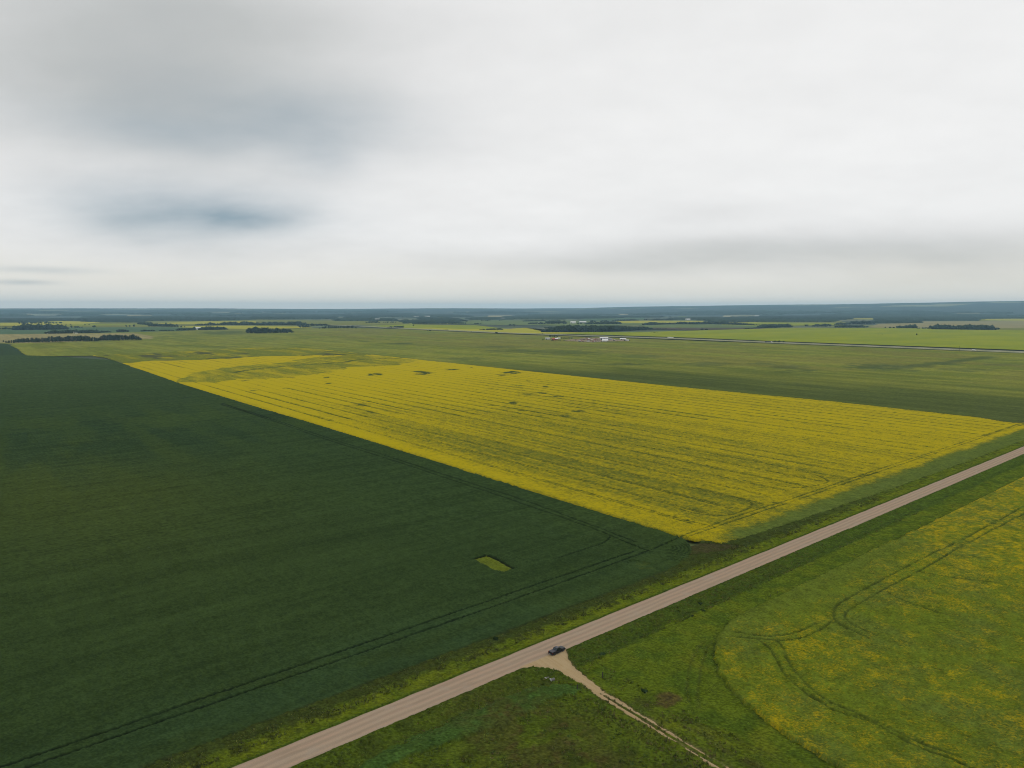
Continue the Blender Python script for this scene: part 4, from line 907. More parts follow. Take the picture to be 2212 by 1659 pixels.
WOODS = [(0, [(-900, 240), (0, 236), (200, 239), (400, 230), (700, 222), (700, 211), (0, 208), (-900, 208)]), (0, [(705, 231), (860, 236), (1150, 226), (1150, 206), (705, 206)]), (0, [(855, 239), (1210, 239), (1210, 219), (870, 222)]), (0, [(1150, 229), (1500, 223), (1800, 226), (2212, 215), (2212, 196), (1150, 192)]),
         (1, [(0, 211), (70, 213), (190, 209), (660, 209), (660, 181), (0, 186)]), (1, [(660, 227), (830, 227), (830, 209), (670, 209)]), (1, [(830, 224), (1270, 224), (1200, 206), (830, 206)]), (1, [(1255, 248), (1720, 241), (1740, 218), (1270, 224)]), (1, [(1400, 214), (1760, 216), (1700, 204), (1400, 204)]), (1, [(1840, 214), (2212, 212), (2300, 200), (1860, 200)]),
         (2, [(-60, 210), (420, 212), (560, 200), (420, 192), (0, 196)]), (2, [(1380, 216), (1800, 222), (2212, 234), (2212, 204), (1690, 200), (1380, 204)]), (2, [(1700, 232), (2100, 236), (2212, 234), (2212, 214), (1690, 212)]),
         (3, [(960, 244), (1295, 243), (1300, 229), (970, 226)]), (3, [(950, 222), (1810, 223), (1800, 192), (960, 188)]), (3, [(-100, 234), (600, 236), (600, 222), (-100, 220)]), (3, [(-100, 216), (620, 214), (720, 200), (960, 198), (950, 186), (-100, 186)]), (3, [(1800, 208), (2300, 205), (2300, 196), (1800, 196)])]
for i, (k_, pts) in enumerate(WOODS): wood('wood', np.array([zpt(k_, *p) for p in pts]), 13, 14, i*3)
rw = random.Random(12)
for i in range(80):
    y = 146 + 50*rw.random()**1.2; x = rw.uniform(-400, 4*2212 + 400); w_ = rw.uniform(120, 620); d_ = rw.uniform(2.2, 6.5)*(1 + (y - 146)/60)
    if x < 2212*2 and y < 170 and rw.random() < .6: continue
    pts = [(x + w_*math.cos(a)*(.8 + .2*math.sin(3*a)), y + d_*math.sin(a)) for a in np.linspace(0, 6.28, 14)[:-1]]
    wood('wood', np.array([atf(px/4, 637.25 + py/4) for px, py in pts]), 18, 13, i + 60)

# ------------------------------------------------------------------ small builders
def bevel(bm, w, seg=1):
    bmesh.ops.bevel(bm, geom=[e_ for e_ in bm.edges if len(e_.link_faces) == 2 and e_.calc_face_angle(0) > .5], offset=w, segments=seg, affect='EDGES', clamp_overlap=True)
def box(c, s, bv=0.0, bm=None):
    b2 = bmesh.new(); bmesh.ops.create_cube(b2, size=1.0)
    for v in b2.verts: v.co = Vector((c[0] + v.co.x*s[0], c[1] + v.co.y*s[1], c[2] + v.co.z*s[2]))
    if bv: bevel(b2, bv, 2)
    if bm is None: return b2
    me = bpy.data.meshes.new('tmp'); b2.to_mesh(me); b2.free(); bm.from_mesh(me); bpy.data.meshes.remove(me); return bm
def prism(prof, x0, x1, bv=0.0):
    bm = bmesh.new(); a = [bm.verts.new((x0, y, z)) for y, z in prof]; b_ = [bm.verts.new((x1, y, z)) for y, z in prof]
    n = len(prof); bm.faces.new(a); bm.faces.new(b_[::-1])
    for i in range(n): bm.faces.new((a[i], b_[i], b_[(i + 1) % n], a[(i + 1) % n]))
    bmesh.ops.recalc_face_normals(bm, faces=bm.faces[:])
    if bv: bevel(bm, bv, 2)
    return bm
def slab(pts, th):
    """a thin plate from a planar outline, thickened along its normal"""
    bm = bmesh.new(); P = [Vector(p) for p in pts]; n = (P[1] - P[0]).cross(P[2] - P[0]).normalized()
    a = [bm.verts.new(p) for p in P]; b_ = [bm.verts.new(p + n*th) for p in P]; k_ = len(P)
    bm.faces.new(a[::-1]); bm.faces.new(b_)
    for i in range(k_): bm.faces.new((a[i], a[(i + 1) % k_], b_[(i + 1) % k_], b_[i]))
    bmesh.ops.recalc_face_normals(bm, faces=bm.faces[:]); return bm
def lathe(prof, n=24, axis='x', c=(0, 0, 0)):
    bm = bmesh.new(); rings = []
    for a_, r in prof:
        ring = []
        for k_ in range(n):
            t_ = 2*math.pi*k_/n; p = (a_, r*math.cos(t_), r*math.sin(t_)) if axis == 'x' else (r*math.cos(t_), a_, r*math.sin(t_)) if axis == 'y' else (r*math.cos(t_), r*math.sin(t_), a_)
            ring.append(bm.verts.new((p[0] + c[0], p[1] + c[1], p[2] + c[2])))
        rings.append(ring)
    for r1, r2 in zip(rings, rings[1:]):
        for k_ in range(n): bm.faces.new((r1[k_], r1[(k_ + 1) % n], r2[(k_ + 1) % n], r2[k_]))
    for rr_ in (rings[0], rings[-1]):
        if (rr_[0].co - rr_[n//2].co).length > 1e-4: bm.faces.new(rr_)
    bmesh.ops.recalc_face_normals(bm, faces=bm.faces[:]); return bm
M_black = simple('black_paint', (.008, .008, .010), .42, vary=.1, spec=.35, coat=.05); M_trim = simple('black_plastic', (.02, .02, .021), .6)
M_tonneau = simple('tonneau_vinyl', (.036, .033, .042), .55, vary=.15, scale=1.5); M_glass = simple('tinted_glass', (.012, .015, .018), .05, spec=.9, vary=.05, coat=.5)
M_tyre = simple('tyre_rubber', (.022, .021, .021), .85); M_rim = simple('dark_alloy', (.10, .10, .105), .4, .8); M_chrome = simple('bright_metal', (.6, .6, .6), .25, 1.0)
M_red = simple('tail_lamp', (.25, .01, .01), .25); M_lamp = simple('head_lamp', (.6, .62, .63), .15); M_white = simple('white_paint', (.72, .72, .70), .45, vary=.06, scale=.6); M_grey = simple('grey_sheet_steel', (.36, .37, .37), .5, .2, .12, .5)
M_barn = simple('barn_red', (.33, .075, .055), .75, vary=.2, scale=.6); M_roofp = simple('pale_roof_steel', (.62, .62, .60), .5, vary=.08, scale=.4); M_roofd = simple('dark_roof', (.14, .13, .12), .7); M_wood = simple('weathered_wood', (.045, .040, .034), .9, vary=.35, scale=7)
M_dark = simple('dark_opening', (.02, .02, .022), .7); M_tan = simple('tan_paint', (.42, .37, .27), .6); M_mach = simple('faded_red_machinery', (.28, .075, .06), .6, vary=.25); M_rust = simple('rusty_brown_machinery', (.15, .09, .065), .8, vary=.3); M_yel = simple('yellow_machinery', (.55, .36, .04), .5); M_greenm = simple('green_machinery', (.05, .16, .05), .5)
M_galv = simple('galvanised_steel', (.36, .37, .36), .35, .6, .15, 2.0); M_steelrust = simple('old_culvert_steel', (.10, .095, .085), .6, .3, .3, 3.0)
M_insul = simple('porcelain', (.3, .25, .2), .3)

# ------------------------------------------------------------------ the black pickup
def wheel(parent, x, y, r=.41, w=.27, mt=None, mr=None):
    s = 1 if x > 0 else -1
    wh = mesh_obj('wheel', lathe([(-w*.36, r*.30), (w*.36, r*.30), (w*.36, r*.5), (-w*.36, r*.5), (-w*.36, r*.30)], 20, 'x', (x, y, r)), M_trim, parent, True)
    mesh_obj('tyre', lathe([(-w*.42, r*.60), (-w*.5, r*.72), (-w*.48, r*.92), (-w*.38, r), (w*.38, r), (w*.48, r*.92), (w*.5, r*.72), (w*.42, r*.60), (-w*.42, r*.60)], 24, 'x', (x, y, r)), M_tyre, wh, True)
    rim = lathe([(s*w*.18, .01), (s*w*.30, r*.16), (s*w*.24, r*.5), (s*w*.46, r*.62), (s*w*.2, r*.62), (s*w*.1, r*.3), (s*w*.1, .01)], 20, 'x', (x, y, r))
    for k_ in range(5):
        a = 2*math.pi*k_/5; box((x + s*w*.30, y + math.cos(a)*r*.34, r + math.sin(a)*r*.34), (.03, .07, .07), .01, rim)
    mesh_obj('rim', rim, M_rim, wh, True)
def arch(y, r, n=7): return [(y + r*math.cos(math.pi*(1 - i/(n - 1))), .50 + r*math.sin(math.pi*(1 - i/(n - 1)))*.88) for i in range(n)]
pk = empty('pickup_truck', (-155.00, 147.00, .47), math.radians(1.5))
tag(pk, 'black crew cab pickup with flat bed cover parked on the gravel road', 'pickup truck')
body_prof = [(-2.9, .52)] + arch(-1.86, .50) + arch(1.92, .50) + [(2.92, .50), (2.97, .78), (2.93, 1.02), (2.72, 1.13), (1.28, 1.24), (-2.86, 1.24), (-2.92, 1.0)]
bb = prism(body_prof, -.99, .99, .035)
for v in bb.verts:
    if v.co.z > 1.0: v.co.x *= .965
    if v.co.y > 2.5: v.co.x *= .95
mesh_obj('body', bb, M_black, pk)
def loft(r0, r1):
    bm = bmesh.new(); a = [bm.verts.new(p) for p in r0]; b_ = [bm.verts.new(p) for p in r1]
    bm.faces.new(a[::-1]); bm.faces.new(b_)
    for i in range(4): bm.faces.new((a[i], a[(i + 1) % 4], b_[(i + 1) % 4], b_[i]))
    bmesh.ops.recalc_face_normals(bm, faces=bm.faces[:]); return bm
CB = dict(y0=-1.02, y1=1.32, x=.93, z=1.235, ty0=-.80, ty1=.48, tx=.76, tz=1.90)
cabm = loft([(-.93, -1.02, 1.235), (.93, -1.02, 1.235), (.93, 1.32, 1.235), (-.93, 1.32, 1.235)], [(-.76, -.80, 1.90), (.76, -.80, 1.90), (.76, .48, 1.90), (-.76, .48, 1.90)]); bevel(cabm, .06, 2)
mesh_obj('cab', cabm, M_black, pk)
def on_face(p00, p10, p11, p01, u0, u1, v0, v1, th, lift=.004):
    P = [Vector(p) for p in (p00, p10, p11, p01)]
    def bl_(u, v): return (P[0]*(1 - u) + P[1]*u)*(1 - v) + (P[3]*(1 - u) + P[2]*u)*v
    q = [bl_(u0, v0), bl_(u1, v0), bl_(u1, v1), bl_(u0, v1)]; n = (q[1] - q[0]).cross(q[3] - q[0]).normalized()
    return slab([p + n*(lift - th*.5) for p in q], th)
mesh_obj('windshield', on_face((.93, 1.32, 1.235), (-.93, 1.32, 1.235), (-.76, .48, 1.90), (.76, .48, 1.90), .06, .94, .06, .9, .02), M_glass, pk)
mesh_obj('rear_window', on_face((-.93, -1.02, 1.235), (.93, -1.02, 1.235), (.76, -.80, 1.90), (-.76, -.80, 1.90), .08, .92, .22, .88, .02), M_glass, pk)
for s in (1, -1):
    f4 = ((s*.93, -1.02, 1.235), (s*.93, 1.32, 1.235), (s*.76, .48, 1.90), (s*.76, -.80, 1.90)) if s > 0 else ((s*.93, 1.32, 1.235), (s*.93, -1.02, 1.235), (s*.76, -.80, 1.90), (s*.76, .48, 1.90))
    for u0, u1 in ((.09, .47), (.51, .86)) if s > 0 else ((.14, .49), (.53, .91)):
        mesh_obj('side_window', on_face(*f4, u0, u1, .08, .86, .02), M_glass, pk)
    for y0, y1 in ((-.98, .06), (.10, 1.22)):
        d_ = mesh_obj('door', box((s*.985, (y0 + y1)/2, .90), (.03, y1 - y0, .58), .008), M_black, pk)
        mesh_obj('handle', box((s*1.008, y0 + .16, 1.08), (.03, .18, .035), .01), M_trim, d_)
    mr_ = mesh_obj('side_mirror', box((s*1.12, 1.02, 1.33), (.22, .12, .22), .03), M_black, pk)
    mesh_obj('mirror_arm', box((s*.98, 1.05, 1.28), (.12, .06, .06), .01), M_trim, mr_)
    mesh_obj('tail_light', box((s*.88, -2.915, 1.0), (.16, .05, .36), .015), M_red, pk)
    mesh_obj('headlight', box((s*.74, 2.93, .93), (.36, .10, .2), .02), M_lamp, pk)
    mesh_obj('running_board', box((s*1.02, .1, .47), (.14, 2.3, .06), .015), M_trim, pk)
    for y in (-1.86, 1.92): wheel(pk, s*.86, y)
mesh_obj('tonneau_cover', box((0, -1.96, 1.262), (1.78, 1.78, .045), .015), M_tonneau, pk)
hd = prism([(1.34, 1.235), (2.70, 1.130), (2.70, 1.155), (1.34, 1.262)], -.80, .80, .01); mesh_obj('hood', hd, M_black, pk)
tg = mesh_obj('tailgate', box((0, -2.925, .98), (1.52, .05, .46), .012), M_black, pk); mesh_obj('handle', box((0, -2.96, 1.06), (.3, .03, .06), .01), M_trim, tg)
rb = mesh_obj('rear_bumper', box((0, -3.0, .58), (1.9, .2, .2), .03), M_trim, pk); mesh_obj('licence_plate', box((-.05, -3.11, .60), (.32, .02, .16), .004), M_white, rb)
mesh_obj('front_bumper', box((0, 3.02, .58), (1.9, .2, .24), .03), M_trim, pk); gr = mesh_obj('grille', box((0, 2.965, .90), (1.06, .06, .3), .01), M_trim, pk)
for k_ in range(3): mesh_obj('slat', box((0, 2.998, .81 + .09*k_), (1.0, .03, .025), .005), M_chrome, gr)
mesh_obj('sunroof', box((0, .02, 1.905), (.8, .6, .016), .006), M_glass, pk)
mesh_obj('chassis', box((0, 0, .42), (1.2, 5.2, .22), .03), M_trim, pk)

# ------------------------------------------------------------------ gate posts, fence posts, culverts, pole
def post_mesh(hh, r, lean):
    bm = bmesh.new(); tube(bm, [(0, 0, -.3), (0, 0, hh*.5), (lean, lean*.5, hh*.96), (lean, lean*.5, hh)], [r*1.08, r, r*.94, r*.7], 9); return bm
def zt(x, y): return float(terrain(np.array([x]), np.array([y]))[0])
for (x, y), lb in zip(((-135.4, 147.3), (-135.3, 136.7)), ('black gate post right of the gravel lane, by the bright hay grass', 'black gate post left of the gravel lane, at the end of the bluish lodged grass')):
    o = mesh_obj('gate_post', post_mesh(2.1, .17, .02), M_wood); o.location = (x, y, zt(x, y)); tag(o, lb, 'gate post', 'gate posts of the farm lane')
fp = [(1679, 1282), (1662, 1289), (1835, 1209), (1848, 1201.6), (1932, 1161), (1920.4, 1164), (1974, 1140), (1984.5, 1131.5), (1953, 1148.6), (2059, 1099), (2024, 1116.6), (2137.4, 1062.5)]
pw = sorted([tuple(at(*p)) for p in fp], key=lambda q: q[1])
fpm = [mesh_obj('fence_post', post_mesh(1.25, .07, .03), M_wood), mesh_obj('fence_post', post_mesh(1.05, .065, -.05), M_wood)]
tmpl = [o.data for o in fpm]
for o in fpm: bpy.data.objects.remove(o)
ords = ['nearest', 'second nearest', 'third nearest', 'fourth nearest', 'fifth nearest', 'sixth nearest', 'sixth farthest', 'fifth farthest', 'fourth farthest', 'third farthest', 'second farthest', 'farthest']
for i, (x, y) in enumerate(pw):
    o = put(bpy.data.objects.new('fence_post', tmpl[i % 2])); o.location = (-135.3 + random.uniform(-.2, .2), y, 0); o.rotation_euler = (0, 0, random.random()*6)
    tag(o, ords[i] + ' from the camera of the thin fence posts along the right crop edge', 'fence post', 'old fence posts along the right canola field')
def culvert(x, y, yaw, lb):
    e_ = empty('culvert_pipe', (x, y, zt(x, y) + .42), yaw); r = .52
    prof = []
    for k_ in range(15): prof.append((k_*.1, r + (.014 if k_ % 2 else -.014)))
    n = 20; inner = [(a, q - .06) for a, q in prof][::-1]
    bm = lathe(prof + inner + [prof[0]], n, 'y', (0, 0, 0)); mesh_obj('pipe', bm, M_steelrust, e_, True)
    mesh_obj('collar', lathe([(-.10, r - .05), (-.10, r + .07), (.12, r + .07), (.12, r + .02), (-.04, r - .05), (-.10, r - .05)], n, 'y'), M_galv, e_, True)
    tag(e_, lb, 'culvert pipe', 'culvert pipes under the lane')
culvert(-146.2, 134.1, -.25, 'steel culvert pipe end left of the lane, the one nearer the gravel road')
culvert(-144.2, 134.2, -.25, 'steel culvert pipe end left of the lane, the one farther from the road')
p = at(2072, 760); up_ = empty('utility_pole', (p[0], p[1], 0), .9)
bm = bmesh.new(); tube(bm, [(0, 0, -1), (0, 0, 8), (0, 0, 15.5)], [.26, .22, .16], 10); mesh_obj('pole', bm, M_wood, up_)
ca = mesh_obj('crossarm', box((0, 0, 14.6), (3.2, .16, .2), .02), M_wood, up_)
for k_ in (-1.4, 0, 1.4): mesh_obj('insulator', lathe([(14.7, .06), (14.78, .1), (14.9, .05), (15.0, .08), (15.05, .02)], 8, 'z', (k_, 0, 0)), M_insul, ca)
tag(up_, 'tall wooden utility pole beside the highway near the right edge', 'utility pole')

# ------------------------------------------------------------------ bushes and tall grass of the ditches
M_bush = foliage('ditch_bush_leaves', (.016, .030, .012), (.032, .055, .018))
def bush(px, py, r, hh, lb, seed):
    q = at(px, py); bm = bmesh.new(); rg = np.random.default_rng(seed)
    for i in range(6):
        a = rg.random()*6.28; d = r*.6*rg.random(); ico_blob(bm, (math.cos(a)*d, math.sin(a)*d, hh*(.3 + .35*rg.random())), r*(.38 + .2*rg.random()), seed*5 + i, 1, hh/r*.8)
    for i in range(130):
        z = hh*(.1 + .95*rg.random()); a = rg.random()*6.28; d = r*(1.1 - .5*z/hh)*(.4 + .7*rg.random()); s = .05 + .07*rg.random(); pp = Vector((math.cos(a)*d, math.sin(a)*d, z)); n1_ = Vector(rg.normal(size=3)).normalized(); n2_ = n1_.orthogonal().normalized(); n3_ = n1_.cross(n2_)
        bm.faces.new([bm.verts.new(pp + n2_*s*sx + n3_*s*sy) for sx, sy in ((-1, -.3), (.3, -.7), (1, .3), (-.2, .7))])
    e_ = empty('bush', (q[0], q[1], zt(q[0], q[1])), 0); mesh_obj('foliage', bm, M_bush, e_)
    b2 = bmesh.new()
    for i in range(4): tube(b2, [(0, 0, -.1), (.1*math.cos(i*1.6), .1*math.sin(i*1.6), hh*.35), (r*.4*math.cos(i*1.6), r*.4*math.sin(i*1.6), hh*.7)], [.03, .02, .008], 5)
    mesh_obj('stem', b2, M_bark, e_); tag(e_, lb, 'bush')
for i, (px, py, r, hh, lb) in enumerate([(1070, 1385, 1.5, 1.3, 'round dark bush between the dark crop and the road, nearest to the pickup'), (1291, 1308, .9, .8, 'small dark bush across the road beyond the pickup, right one of a pair'), (1265, 1318, .9, .8, 'small dark bush across the road beyond the pickup, left one of a pair'),
    (1511, 1303, 1.3, .9, 'dark bush in the right ditch, topmost of a group of three'), (1518, 1320, 1.2, .8, 'dark bush in the right ditch, middle one of a group of three'), (1494, 1331, 1.3, .7, 'dark bush in the right ditch, lowest of a group of three'), (1387, 1377, .9, .7, 'lone small dark bush at the right ditch edge, halfway to the gate post'),
    (1305, 1416, 1.6, .9, 'wide dark bush at the near end of the right ditch above the gate post'), (1392, 1495, 1.3, .9, 'dark bush just left of the brown patch in the hay grass'), (1575, 1092, .0, .0, '')]):
    if r: bush(px, py, r, hh, lb, i + 3)
def tufts(name, spots, label, mat, seed):
    """spots: x, y, height, width, colour"""
    rg = np.random.default_rng(seed); n = len(spots); S_ = np.array([s_[:4] for s_ in spots]); Cc = np.array([s_[4] for s_ in spots]); zb = terrain(S_[:, 0], S_[:, 1])
    NB = 4; V = np.zeros((n, NB, 4, 3)); 
    for b_ in range(NB):
        a = rg.random(n)*6.28; lx, ly = np.cos(a), np.sin(a); w_ = S_[:, 3]*(.4 + .4*rg.random(n)); lean = S_[:, 2]*(.15 + .5*rg.random(n)); a2 = rg.random(n)*6.28; ox, oy = np.cos(a2)*S_[:, 3]*.5, np.sin(a2)*S_[:, 3]*.5
        hx2, hy2 = -ly*lean, lx*lean; bx = S_[:, 0] + ox; by = S_[:, 1] + oy
        V[:, b_, 0] = np.stack([bx - lx*w_*.5, by - ly*w_*.5, zb], 1); V[:, b_, 1] = np.stack([bx + lx*w_*.5, by + ly*w_*.5, zb], 1)
        V[:, b_, 2] = np.stack([bx + lx*w_*.32 + hx2, by + ly*w_*.32 + hy2, zb + S_[:, 2]*(.8 + .3*rg.random(n))], 1); V[:, b_, 3] = np.stack([bx - lx*w_*.32 + hx2, by - ly*w_*.32 + hy2, zb + S_[:, 2]*(.7 + .3*rg.random(n))], 1)
    V = V.reshape(-1, 3); F = np.arange(n*NB*4).reshape(-1, 4)
    me = bpy.data.meshes.new(name); me.vertices.add(len(V)); me.vertices.foreach_set('co', V.astype(np.float32).ravel()); me.loops.add(len(F)*4); me.loops.foreach_set('vertex_index', F.astype(np.int32).ravel())
    me.polygons.add(len(F)); me.polygons.foreach_set('loop_start', (np.arange(len(F))*4).astype(np.int32)); me.polygons.foreach_set('loop_total', np.full(len(F), 4, np.int32)); me.update(calc_edges=True)
    T = np.repeat(Cc, NB*4, 0); a = me.attributes.new('tint', 'FLOAT_COLOR', 'POINT'); a.data.foreach_set('color', np.concatenate([T, np.ones((len(T), 1))], 1).astype(np.float32).ravel()); me.materials.append(mat)
    tag(put(bpy.data.objects.new(name, me)), label, 'grass', kind='stuff')
sp = []
rg = np.random.default_rng(77)
def scatter(n, xa, xb, ya, yb, hh, ww, cols, thr, sc, seed):
    x = xa + (xb - xa)*rg.random(n); y = ya + (yb - ya)*rg.random(n)**1.3
    f = fbm(x/sc, y/sc, seed, 3)
    ok_ = (f > thr) & ~((x > ROAD_L - .4) & (x < ROAD_R + .4))
    lm_ = lane_mask(x, y); ok_ &= (lm_ < .2) | (x < ROAD_R) | (np.abs(y - LANE_Y) > 16)
    for i in np.nonzero(ok_)[0]:
        c_ = np.array(cols[int(rg.integers(len(cols)))])*(1.1 + .7*rg.random()); sp.append((x[i], y[i], hh*(.6 + .7*rg.random()), ww*(.7 + .6*rg.random()), c_))
scatter(9000, ROAD_R + 1.2, ROAD_R + 10.6, 30, 420, .75, .5, [(.060, .085, .018), (.085, .105, .022), (.090, .075, .030), (.045, .068, .016)], .40, 6, 301)
scatter(6000, ROAD_L - 12.5, ROAD_L - 5.0, 20, 420, .75, .5, [(.060, .068, .020), (.085, .095, .022), (.050, .060, .018)], .42, 6, 303)
scatter(2500, ROAD_L - 7, ROAD_L - .8, 20, 300, .45, .5, [(.12, .14, .018), (.10, .125, .018), (.06, .075, .02)], .5, 5, 304)
scatter(6000, ROAD_R + 1.5, -85, 40, 136, .5, .5, [(.058, .085, .018), (.075, .10, .018), (.080, .070, .026), (.045, .070, .016)], .45, 5, 305)
scatter(2500, ROAD_R + 2, -90, 133, 153, .5, .4, [(.060, .080, .018), (.085, .105, .02), (.09, .08, .03)], .44, 3, 307)
scatter(5000, -143, -80, 146, 240, .3, .5, [(.105, .135, .018), (.085, .115, .018), (.13, .15, .02)], .55, 5, 309)
tufts('tall_grass', sp, 'tall tufted grass and weeds standing in the ditches and along the lane', M_grass, 5)

# ------------------------------------------------------------------ the farmyard by the highway
def fy(zx, zy): return atf(1161 + .0977*zx, 718.3 + .0977*zy)
VIEW = lambda q: math.atan2(-q[0], q[1])
yard = np.array([fy(*p) for p in [(560, 182), (720, 160), (900, 150), (1040, 120), (1200, 122), (1390, 132), (1640, 140), (1760, 165), (2030, 165), (2030, 192), (1600, 205), (1390, 212), (1200, 226), (1050, 217), (740, 198)]])
bm = bmesh.new(); bm.faces.new([bm.verts.new((p[0], p[1], 1.35)) for p in yard]); bmesh.ops.triangulate(bm, faces=bm.faces[:]); bmesh.ops.recalc_face_normals(bm, faces=bm.faces[:])
for f_ in bm.faces:
    if f_.normal.z < 0: f_.normal_flip()
tag(mesh_obj('yard_ground', bm, paint('yard_dirt', (.31, .24, .17), .35, .03, (1, 1, 1), (.17, .15, .09), fine=.3)), kind='structure')
def gable(name, zx, zy, Lm, Wm, Hw, Hr, wall, roof, label, cat, rz=None, doors=1, wins=3):
    Lm *= 1.28; Wm *= 1.28; Hw *= 1.28; Hr *= 1.28
    q = fy(zx, zy); e_ = empty(name, (q[0], q[1], 0.9 + float(gz(q[0], q[1]))), VIEW(q) + (rz or 0))
    w_ = mesh_obj('wall', prism([(-Wm/2, -1), (Wm/2, -1), (Wm/2, Hw), (0, Hw + Hr - .05), (-Wm/2, Hw)], -Lm/2, Lm/2), wall, e_)
    bm = bmesh.new(); ov = .4
    for s in (-1, 1):
        me = bpy.data.meshes.new('t'); b2 = slab([(-Lm/2 - ov, s*(Wm/2 + ov), Hw - ov*Hr/(Wm/2)), (Lm/2 + ov, s*(Wm/2 + ov), Hw - ov*Hr/(Wm/2)), (Lm/2 + ov, 0, Hw + Hr), (-Lm/2 - ov, 0, Hw + Hr)][::s], .16); b2.to_mesh(me); b2.free(); bm.from_mesh(me); bpy.data.meshes.remove(me)
    mesh_obj('roof', bm, roof, e_)
    for k_ in range(doors): mesh_obj('door', box((-Lm*.28 + k_*Lm*.3, -Wm/2 - .04, Hw*.38), (min(4, Lm*.2), .12, Hw*.76), .02), M_dark, e_)
    for k_ in range(wins): mesh_obj('window', box((Lm*.1 + k_*Lm*.14, -Wm/2 - .04, Hw*.6), (1.3, .12, 1.1), .02), M_glass, e_)
    tag(e_, label, cat); return e_
gable('machine_shed', 228, 160, 13, 9, 3.6, 1.6, M_grey, M_roofp, 'low pale grey shed at the left end of the farmyard by the highway', 'shed', .05)
gable('barn', 350, 176, 8.5, 10, 4.2, 2.2, M_barn, M_barn, 'small red barn near the left end of the farmyard', 'barn', .1)
gable('machine_shed', 418, 172, 8, 9, 4.0, 1.9, M_barn, M_white, 'white roofed shed attached to the right of the red barn', 'shed', .1)
gable('storage_shed', 472, 148, 8, 6, 3.0, 1.0, M_white, M_roofp, 'little white shed right behind the red barn', 'shed', .1, 1, 1)
gable('machine_shed', 1470, 172, 23, 14, 6.4, 1.8, M_grey, M_roofp, 'largest grey steel shed in the farmyard, behind the white round roofed building', 'shed', .0, 2, 2)
gable('machine_shed', 1602, 168, 12, 10, 4.5, .9, M_grey, M_grey, 'low grey lean shed right of the largest steel shed', 'shed', 0, 1, 2)
gable('farmhouse', 1890, 172, 17, 9, 3.4, 1.8, M_tan, M_roofp, 'long low house with pale roof at the right end of the farmyard', 'house', .08, 1, 3)
gable('mobile_home', 1978, 190, 9.5, 4, 2.8, .6, M_white, M_roofp, 'white mobile home right of the long low farmhouse', 'mobile home', .05, 1, 2)
q = fy(1496, 200); e_ = empty('fabric_shed', (q[0], q[1], .9), VIEW(q)); e_.scale = (1.3, 1.3, 1.3); tag(e_, 'bright white round roofed building in the middle of the farmyard', 'building')
prof = [(-6, -1)] + [(-6*math.cos(a), 1.2 + 5.4*math.sin(a)) for a in np.linspace(0, math.pi, 13)] + [(6, -1)]
mesh_obj('shell', prism(prof, -8.2, 8.2), M_white, e_); mesh_obj('door', box((8.24, 0, 2.0), (.12, 5, 4.2), .02), M_dark, e_)
for k_ in range(5): mesh_obj('rib', prism([(y, z) for y, z in [(-6.06, -.9)] + [(-6.06*math.cos(a), 1.2 + 5.46*math.sin(a)) for a in np.linspace(0, math.pi, 13)] + [(6.06, -.9)]], -8 + 4*k_ - .1, -8 + 4*k_ + .1), M_roofp, e_)
def cart(name, zx, zy, Lm, hh, mat, label, cat, rz=0., cab=False, box_h=None):
    q = fy(zx, zy); e_ = empty(name, (q[0], q[1], 1.36), VIEW(q) + rz); e_.scale = (1.25, 1.25, 1.25); w_ = 2.5
    mesh_obj('box', prism([(-w_/2, .9), (w_/2, .9), (w_/2*.94, hh), (-w_/2*.94, hh)], -Lm/2, Lm/2 - (1.8 if cab else 0), .05), mat, e_)
    if cab:
        cb = mesh_obj('cab', prism([(-1.1, .7), (1.1, .7), (1.05, 1.6), (.85, 2.5), (-.85, 2.5), (-1.05, 1.6)], Lm/2 - 1.6, Lm/2, .08), M_white if mat is not M_white else M_mach, e_)
        mesh_obj('windshield', box((Lm/2 + .01, 0, 2.0), (.04, 1.6, .7), .01), M_glass, cb)
    mesh_obj('frame', box((0, 0, .75), (Lm, 1.1, .22), .03), M_trim, e_)
    for x in (-Lm*.32, -Lm*.18, Lm*.36):
        for s in (-1, 1): mesh_obj('wheel', lathe([(-.15, .08), (-.17, .42), (-.12, .5), (.12, .5), (.17, .42), (.15, .08)], 14, 'y', (x, s*1.05, .5)), M_tyre, e_)
    tag(e_, label, cat, 'machinery parked in the farmyard')
cart('stock_trailer', 1120, 212, 8.5, 2.6, M_white, 'white trailer at the front edge of the farmyard left of the red truck', 'trailer')
cart('grain_truck', 1236, 212, 6.5, 2.8, M_mach, 'red grain truck parked at the front of the farmyard', 'truck', .2, True)
cart('grain_wagon', 1270, 184, 5.5, 2.9, M_mach, 'red grain wagon parked behind the red grain truck', 'wagon', -.2)
cart('flat_wagon', 1330, 214, 8, 1.5, M_tan, 'low pale wagon at the farmyard front beside the white round roofed building', 'wagon', .1)
cart('scrap_wagon', 1340, 182, 7, 2.2, M_rust, 'rusty brown wagon left of the white round roofed building', 'wagon', .3)
cart('scrap_wagon', 930, 192, 6, 2.0, M_grey, 'grey wagon at the left front of the farmyard dirt', 'wagon', -.2)
cart('scrap_wagon', 850, 178, 7, 2.0, M_rust, 'rusty brown wagon farthest left on the farmyard dirt', 'wagon', .1)
cart('scrap_wagon', 1085, 132, 8, 2.0, M_rust, 'rusty brown wagon at the back of the farmyard, left one of two', 'wagon', .1); cart('scrap_wagon', 1165, 132, 8, 2.0, M_rust, 'rusty brown wagon at the back of the farmyard, right one of two', 'wagon', -.1)
cart('scrap_wagon', 1130, 168, 10, 1.9, M_mach, 'long faded red machine in the centre of the farmyard dirt', 'machine', 0.05)
